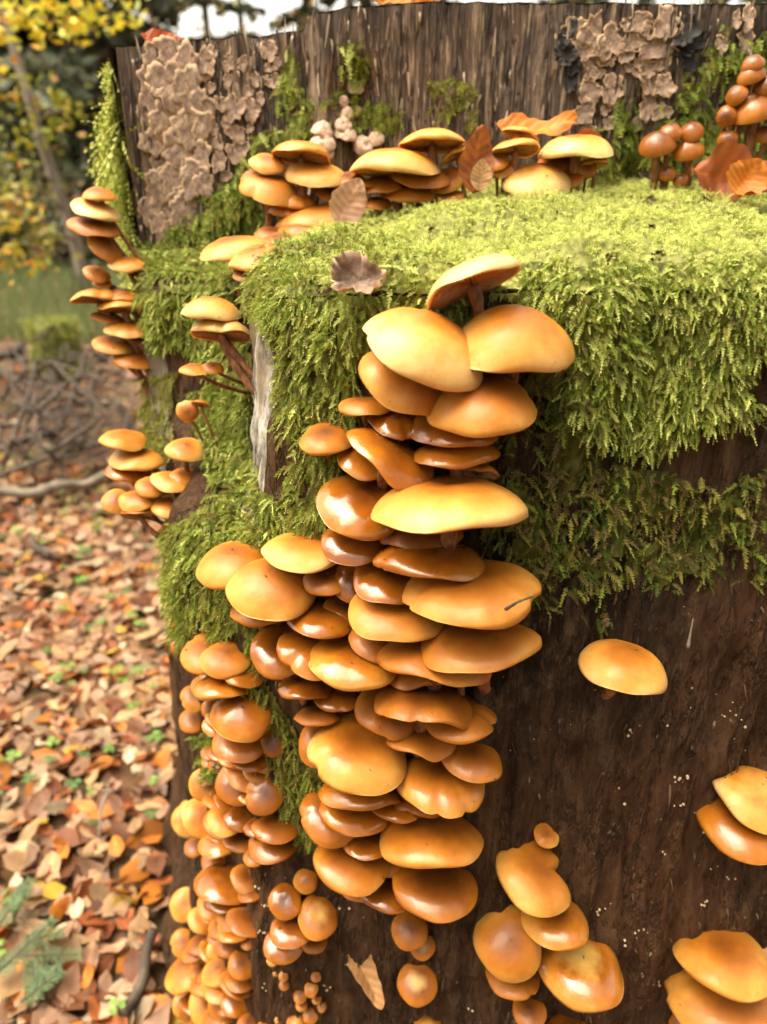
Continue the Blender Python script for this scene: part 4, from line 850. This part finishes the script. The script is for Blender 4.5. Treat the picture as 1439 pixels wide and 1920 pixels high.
# fir twigs at lower left
def fir_twig(P0, P1, P2, label, seed):
    rs = np.random.default_rng(seed); root = empty('fir_twig', P0)
    def spray(a, b, nn, nl):
        a = np.array(a); b = np.array(b); t = np.linspace(0, 1, nn); Pp = a+(b-a)*t[:, None]; d = (b-a)/np.linalg.norm(b-a); s_ = np.cross(d, [0, 0, 1]); s_ /= np.linalg.norm(s_)
        V, Fc, C = [], [], []
        for i, p in enumerate(Pp):
            for sg in (-1, 1):
                dv = d*.55+s_*sg*.85+np.array([0, 0, rs.normal(.05, .2)]); dv /= np.linalg.norm(dv); L_ = nl*(1-.4*t[i])*rs.uniform(.8, 1.1); k = len(V)
                wv = np.cross(dv, [0, 0, 1.0])*.0006; V += [p-wv, p+wv, p+dv*L_*.8+wv, p+dv*L_, p+dv*L_*.8-wv]; Fc.append((k, k+1, k+2, k+3, k+4)); C += [np.array([.10, .16, .065])*rs.uniform(.6, 1.5)]*5
        return V, Fc, C, Pp
    branches = [(P0, P1, 46), (P0+(P1-P0)*.35, P2, 34), (P0+(P1-P0)*.6, P1+(P2-P1)*.35, 24)]
    for (a, b, nn) in branches:
        V, Fc, C, Pp = spray(a, b, nn, .020)
        obj('needles', mesh_np('needles', np.array(V)-P0, Fc, [M['leaf']], False, {'col': ('FLOAT_COLOR', np.array(C))}), root)
        Vt, Ft = tube(Pp[::4]-P0, np.linspace(.0016, .0008, len(Pp[::4])), 5); obj('stalk', mesh_np('stalk', Vt, Ft, [M['twig']]), root)
    tag(root, label, 'twig')
g = lambda px, py, z: (lambda d: CAM+d*((z-1)/d[2]))(ray(px, py))
fir_twig(g(-10, 1830, .05), g(100, 1725, .06), g(150, 1790, .05), 'larger green fir twig lying on the leaf litter', 1)
fir_twig(g(-5, 1740, .055), g(58, 1650, .06), g(40, 1690, .07), 'smaller grey green fir twig tip above the larger fir twig', 2)
fir_twig(g(40, 1880, .045), g(115, 1820, .055), g(60, 1800, .05), 'short side twig of fir beside a tan leaf', 3)
stick('fallen_branch', [g(235, 1890, .04), g(262, 1830, .05), g(300, 1745, .05)], .009, .006, 'mossy grey stick in the litter beside the side cluster', 'branch', 'twig', None, .012, 8)
stick('fallen_branch', [g(60, 1010, .03), g(85, 1040, .05), g(110, 1050, .03)], .010, .007, 'short dark stick on the litter of the clearing', 'branch', 'twig', None, .02, 7)
stick('fallen_branch', [g(195, 1500, .03), g(205, 1480, .06), g(190, 1570, .04)], .003, .002, 'thin pale stalk among the leaves', 'branch', 'grey', None, .01)

# ------------------------------------------------------------------ brushwood and log in the clearing
stick('fallen_branch', [g(-60, 925, .05), g(60, 915, .06), g(150, 895, .06), g(230, 893, .06)], .020, .015, 'long pale grey log lying across the leaf litter', 'log', 'grey', None, .05, 10, 18)
BR = [((-40,770),(260,735),.18,.012),((0,890),(210,820),.10,.014),((30,840),(190,730),.2,.018),((-30,720),(120,690),.25,.016),((60,780),(215,650),.3,.014),((100,800),(240,660),.28,.012),((20,820),(130,660),.25,.012),((-20,680),(150,760),.25,.014),((80,690),(235,760),.3,.012),((-30,800),(160,870),.12,.016),((140,700),(190,830),.2,.010),((0,740),(100,640),.3,.010),((120,820),(250,690),.25,.013),((40,700),(180,690),.34,.012),((-20,850),(110,880),.08,.012),((150,850),(245,800),.15,.012),((50,760),(220,700),.3,.016),((-50,700),(60,770),.2,.02),((90,830),(205,690),.2,.010),((170,660),(225,800),.3,.011),((10,660),(90,800),.2,.010),((110,650),(60,820),.2,.010),((-30,835),(170,800),.12,.015),((65,880),(190,860),.06,.010)]
BR = BR+[((a[0]+random.uniform(-40, 40), a[1]+random.uniform(-30, 30)), (b[0]+random.uniform(-40, 15), b[1]+random.uniform(-30, 30)), z*random.uniform(.3, 1.1), r*random.uniform(.4, .9)) for (a, b, z, r) in BR]
for i, (a, b, z, r) in enumerate(BR):
    A_ = g(a[0], a[1], z*.6); B_ = g(b[0], b[1], z)
    stick('fallen_branch', [A_, (A_+B_)/2+np.array([0, 0, .04]), B_], r*.75, r*.3, 'dead brown branch in the tangled brushwood heap behind the log', 'branch', 'twig', 'brushwood heap', .10, 6, 12)
stick('fallen_branch', [g(262, 830, .04), g(240, 790, .12), g(216, 755, .2)], .022, .018, 'short pale broken stake leaning out of the brushwood', 'branch', 'grey', None, .01)
stick('fallen_branch', [g(-40, 685, .12), g(0, 665, .16), g(46, 652, .2)], .035, .03, 'mossy fallen trunk end by the small mossy stump', 'log', 'trunk', None, .02, 8)
# small mossy stump
sp = g(115, 700, .0); root = empty('small_stump', sp); tag(root, 'small distant stump wrapped in green moss, in the clearing', 'tree stump')
th = np.linspace(0, 2*np.pi, 24, endpoint=False); zz_ = np.array([0, .05, .12, .2, .27, .30]); rr_ = np.array([.16, .13, .115, .11, .115, .10])
V = np.stack([np.outer(np.cos(th)*(1+.10*np.sin(3*th)), rr_), np.outer(np.sin(th)*(1+.10*np.sin(3*th)), rr_), np.repeat(zz_[None], 24, 0)], -1)
V = np.concatenate([V, np.repeat([[[0, 0, .285]]], 24, 0)], 1)
obj('wood_body', mesh_np('small_stump_wood', V.reshape(-1, 3), grid(24, 7, True), [M['trunk']]), root)
n = 3500; k1 = rng.random(n)*6.28; k2 = rng.random(n); rr2 = np.interp(k2*.3, zz_, rr_); topm = rng.random(n) < .3; rt_ = np.where(topm, rr2*np.sqrt(rng.random(n)), rr2)
P = np.stack([np.cos(k1)*rt_, np.sin(k1)*rt_, np.where(topm, .295, k2*.3)], -1); N = np.stack([np.cos(k1), np.sin(k1), np.where(topm, 2.0, .2)], -1); N /= np.linalg.norm(N, axis=1)[:, None]
V, T, C = fronds(P, N, .035*(.6+.8*rng.random(n)), .012, .6, .5, .4, cmix(n, [GRN, OLV, LIME], [.5, .3, .2]), 3)
o = obj('moss_coat', mesh_np('moss_coat', V, T, [M['moss']], False, {'col': ('FLOAT_COLOR', C)}), root); o['kind'] = 'stuff'
# grass beyond
n = 9000; x = rng.uniform(-5, -1.9, n); y = rng.uniform(5.0, 9.5, n); x = x*(y/6.5); z = ground_z(x, y); a = rng.random(n)*6.28; h = rng.uniform(.10, .26, n); lean = rng.normal(0, .07, (n, 2))
V = np.stack([np.stack([x-np.cos(a)*.006, y-np.sin(a)*.006, z], -1), np.stack([x+np.cos(a)*.006, y+np.sin(a)*.006, z], -1), np.stack([x+lean[:, 0], y+lean[:, 1], z+h], -1)], 1).reshape(-1, 3)
C = np.repeat(np.array([[.17, .21, .08]])*rng.uniform(.6, 1.5, (n, 1)), 3, 0)
tag(obj('grass', mesh_np('grass', V, np.arange(3*n).reshape(-1, 3), [M['leaf']], False, {'col': ('FLOAT_COLOR', C)})), 'pale green grass growing in the clearing behind the brushwood', 'grass', None, 'stuff')

# ------------------------------------------------------------------ forest
def leafcloud(Pc, size, cols, wts_, flatten=.6):
    n = len(Pc); k = rng.choice(len(cols), n, p=np.array(wts_)/sum(wts_)); c = np.array(cols)[k]*rng.uniform(.65, 1.35, (n, 1))
    d1 = rng.normal(size=(n, 3)); d1[:, 2] *= flatten; d1 /= np.linalg.norm(d1, axis=1)[:, None]; d2 = np.cross(d1, rng.normal(size=(n, 3))); d2 /= np.linalg.norm(d2, axis=1)[:, None]
    s_ = (size*rng.uniform(.6, 1.3, n))[:, None]
    V = np.stack([Pc-d1*s_*.5, Pc+d2*s_*.28, Pc+d1*s_*.55, Pc-d2*s_*.28], 1).reshape(-1, 3)
    return V, np.arange(4*n).reshape(-1, 4), np.repeat(np.clip(c, 0, 1), 4, 0)
YEL = [(.62, .50, .045), (.45, .46, .05), (.72, .40, .05), (.66, .25, .04), (.30, .36, .05)]
def broadleaf(base_, top, r0, crown_pts, n, size, cols, wts_, label, group, trunkmat='grey', limbs=9, name='beech_sapling'):
    base_ = np.array(base_, float); top = np.array(top, float); root = empty(name, base_); tag(root, label, 'tree', group)
    t = np.linspace(0, 1, 14); P = base_+(top-base_)*t[:, None]+.04*np.stack([vnoise(np.stack([t*5, 0*t+base_[0]*7, 0*t+k], -1), 5) for k in range(3)], -1)*np.array([1, 1, 0])
    V, Fc = tube(P-base_, np.linspace(r0, r0*.45, 14), 10); obj('trunk', mesh_np('trunk', V, Fc, [M[trunkmat]]), root)
    allp = []
    for i, (c, rad) in enumerate(crown_pts):
        c = np.array(c, float); s_ = P[np.argmin(np.abs(P[:, 2]-(c[2]-rad*.5)))]
        q = np.linspace(0, 1, 8)[:, None]; L = s_+(c-s_)*q+np.array([0, 0, .12])*np.sin(np.pi*q)*np.linalg.norm(c-s_)
        V, Fc = tube(L-base_, np.linspace(r0*.28, r0*.08, 8), 5); obj('limb', mesh_np('limb', V, Fc, [M[trunkmat]]), root)
        m = int(n*rad); u = rng.normal(size=(m, 3))*np.array([1, 1, .45])*rad*.55
        # leaves sit along flat sprays
        u[:, 2] += .12*rad*np.sin(u[:, 0]*9/rad+i)
        allp.append(c+u)
    Pc = np.concatenate(allp); V, Fq, C = leafcloud(Pc, size, cols, wts_)
    obj('crown', mesh_np('crown', V-base_, Fq, [M['leaf']], False, {'col': ('FLOAT_COLOR', C)}), root)
def P3(px, py, D): return at(px, py, D)
b_ = P3(162, 548, 7.0); b_[2] = float(ground_z(b_[0], b_[1])); t_ = P3(20, -40, 7.0)
broadleaf(b_, t_+np.array([-.2, 0, .6]), .055, [(P3(60, 250, 6.6), .35), (P3(120, 210, 6.8), .35), (P3(45, 165, 6.7), .3), (P3(30, 350, 6.4), .3), (P3(10, 420, 6.2), .3), (P3(60, 455, 6.3), .3), (P3(0, 300, 6.5), .3)], 170, .075, [tuple(.6*v for v in c) for c in YEL], [.25,.4,.05,.03,.27],
    'slim grey beech sapling with yellowing leaves standing in the clearing', None)
b2 = P3(-260, 700, 3.4); b2[2] = float(ground_z(b2[0], b2[1]))
broadleaf(b2, P3(-250, -120, 3.4), .035, [(P3(20, 15, 3.3), .20), (P3(95, 15, 3.3), .18), (P3(135, 50, 3.3), .13), (P3(-60, 40, 3.2), .22), (P3(205, 5, 3.4), .14), (P3(70, -60, 3.3), .26), (P3(-110, 130, 3.2), .24)], 330, .050, [(.80, .66, .05), (.62, .62, .06), (.80, .48, .05), (.72, .30, .04), (.40, .46, .05)], [.44,.34,.12,.04,.06],
    'bright yellow beech foliage reaching over the upper left of the clearing', None)
b3 = P3(-140, 760, 4.2); b3[2] = float(ground_z(b3[0], b3[1]))
broadleaf(b3, P3(-110, 200, 4.2), .022, [(P3(20, 485, 4.1), .2), (P3(55, 495, 4.2), .16), (P3(10, 420, 4.2), .2), (P3(50, 400, 4.3), .16), (P3(0, 360, 4.2), .2), (P3(-60, 450, 4.2), .3)], 170, .046, [tuple(.75*v for v in c) for c in YEL], [.34,.22,.24,.1,.1],
    'low beech sapling with yellow leaves at the edge of the brushwood', None)
# dark conifers and bare trunks
CON = [(.055, .072, .038), (.08, .095, .048), (.115, .115, .058), (.095, .07, .042)]
def conifer(x, y, h, r0, crown_lo, crown_r, nlev, label, group, dens=1.0, bare=False):
    z0 = float(ground_z(x, y)); root = empty('conifer_tree', (x, y, z0)); tag(root, label, 'tree', group)
    t = np.linspace(0, 1, 12); P = np.stack([.05*np.sin(t*4+x), .05*np.cos(t*3+y), t*h-.1], -1)
    V, Fc = tube(P, np.linspace(r0, r0*.3, 12), 10); obj('trunk', mesh_np('trunk', V, Fc, [M['trunk']]), root)
    pts = []; bv_, bf_ = [], []; off_ = 0
    for k in range(nlev):
        zc = crown_lo+(h-crown_lo)*(k/nlev)**1.1; rad = crown_r*(1-.75*k/nlev)*random.uniform(.75, 1.15)
        for q in range(5):
            a = random.random()*6.28; dirv = np.array([math.cos(a), math.sin(a), 0]); L = rad*random.uniform(.7, 1.1); q_ = np.linspace(0, 1, 6)[:, None]
            B = np.array([0, 0, zc])+dirv*L*q_+np.array([0, 0, -.28*L])*q_**2
            V, Fc = tube(B, np.linspace(.018, .005, 6), 4, False); bv_.append(V); bf_ += [tuple(i+off_ for i in f) for f in Fc]; off_ += len(V)
            m = int(95*dens*L)
            if m:
                s_ = rng.random(m)**.7; w2 = (rng.random(m)-.5)*L*.55*(1-.5*s_); perp = np.array([-dirv[1], dirv[0], 0])
                pts.append(np.array([0, 0, zc])+dirv*(L*s_)[:, None]+perp*w2[:, None]+np.stack([0*s_, 0*s_, -.28*L*s_**2-rng.random(m)*.18*L], -1))
    obj('branches', mesh_np('branches', np.concatenate(bv_), bf_, [M['trunk']]), root)['kind'] = 'stuff'
    if pts and not bare:
        V, Fq, C = leafcloud(np.concatenate(pts), .245, CON, [.35, .35, .2, .1], .5)
        obj('crown', mesh_np('crown', V, Fq, [M['leaf']], False, {'col': ('FLOAT_COLOR', C)}), root)
def azx(px, y): return (px-719.5)/F/1.06*y
CT = [(190,11,.16,1),(115,12.5,.12,1),(10,11,.15,1),(240,14,.16,1),(60,16,.15,1),(-90,12,.2,1),(-200,14,.2,1),(150,19,.2,1),(215,23,.2,1),(285,21,.15,0),(330,26,.16,0),(420,24,.14,0),(480,30,.18,0),(590,19,.18,1),(660,24,.2,1),(740,20,.16,1),(820,26,.2,1),(1050,18,.2,1),(1150,23,.22,1),(1260,19,.2,1),(1370,22,.2,1),(1500,17,.2,1),(1650,20,.2,1),(1800,18,.2,1),(-320,16,.2,1),(-450,19,.2,1),(90,26,.2,1),(20,24,.2,1),(1000,30,.2,0),(1950,21,.2,1)]
for (px, y, r0, full) in CT:
    x_ = azx(px, y)
    if full: conifer(x_, y, random.uniform(7, 10), r0, random.uniform(.5, 1.3), random.uniform(1.5, 2.2), 13, 'dark conifer with drooping lower branches in the wood behind the clearing', 'dark conifers behind the clearing', .8)
    else: conifer(x_, y, random.uniform(8, 11), r0, 2.5, 1.3, 7, 'thin open conifer with bright sky showing through its branches', 'open conifers against the sky', .8)
for i in range(13):   # unseen wood round the clearing behind the camera, put in to block low sky
    a = R_(-172+i*13.4+random.uniform(-4, 4)); r = random.uniform(6.5, 10)
    conifer(r*math.cos(a), r*math.sin(a), random.uniform(9, 12), .18, random.uniform(.6, 1.5), random.uniform(1.9, 2.5), 13, 'unseen dark conifer on the near side of the clearing', 'conifers on the near side', .25)
# understorey bushes
for i, (px, y, hh, ci) in enumerate([(30,9.2,1.2,0),(130,9.6,1.4,1),(200,10.2,1.5,0),(85,10.5,2.0,1),(250,9.2,1.1,2),(-60,9.5,1.8,1),(0,13,2.5,0),(120,14,2.6,1),(210,15,2.4,2),(320,15,2.2,2),(400,16,2.5,3),(520,15,3.4,3),(640,16,3.4,0),(-160,10,2,0),(780,17,3.6,1),(930,18,3.0,3),(1100,16,3.6,0),(1300,15,3.6,1),(1500,14,3,0),(1700,14,3,1)]):
    x_ = azx(px, y); z0 = float(ground_z(x_, y)); root = empty('shrub', (x_, y, z0))
    pal = [[(.11,.105,.04),(.18,.15,.04),(.07,.08,.035)], [(.07,.085,.04),(.10,.115,.05),(.14,.13,.045)], [(.22,.13,.08),(.30,.18,.11),(.14,.09,.05)], [(.40,.26,.06),(.30,.13,.05),(.30,.30,.06)]][ci]
    tag(root, ['olive yellow shrub at the edge of the wood', 'dull green shrub at the edge of the wood', 'russet leafed shrub at the edge of the wood', 'orange tinted shrub below the open sky gap'][ci], 'shrub', ['olive shrubs', 'dull green shrubs', 'russet shrubs', 'orange shrubs'][ci])
    n = int(900*hh); cl = rng.normal(size=(14, 3))*np.array([.5, .5, .28])*hh+np.array([0, 0, hh*.55]); k = rng.integers(0, 14, n)
    Pc = cl[k]+rng.normal(size=(n, 3))*np.array([.2, .2, .07])*hh; Pc[:, 2] = np.abs(Pc[:, 2])+.03
    V, Fq, C = leafcloud(Pc, .085, pal, [.4, .4, .2]); obj('foliage', mesh_np('foliage', V, Fq, [M['leaf']], False, {'col': ('FLOAT_COLOR', C)}), root)
    for q in range(5):
        e_ = cl[q]; V, Fc = tube(np.array([[0, 0, -.05], e_*.5+np.array([0, 0, .1]), e_]), [.02, .014, .006], 5); obj('stem', mesh_np('stem', V, Fc, [M['trunk']]), root)
# far wood reads as one mass
n = 34000; a = rng.uniform(R_(-10), R_(190), n); r = rng.uniform(38, 60, n); x = r*np.cos(a); y = r*np.sin(a); hmax = 5.5+2.5*vnoise(np.stack([a*14, 0*a, 0*a], -1), 8)
pxa = 719.5+F*(x/np.maximum(y, 1e-3))*1.06
gapm = np.clip(1-np.abs(pxa-430)/170, 0, 1); hmax = hmax*(1-.28*gapm); z = ground_z(x, y)+rng.random(n)*hmax
V, Fq, C = leafcloud(np.stack([x, y, z], -1), 1.0, CON+[(.16, .13, .05)], [.3, .3, .2, .1, .1])
tag(obj('far_wood', mesh_np('far_wood', V, Fq, [M['leaf']], False, {'col': ('FLOAT_COLOR', C)})), 'distant dark wood closing off the view behind the trees', 'wood', None, 'stuff')
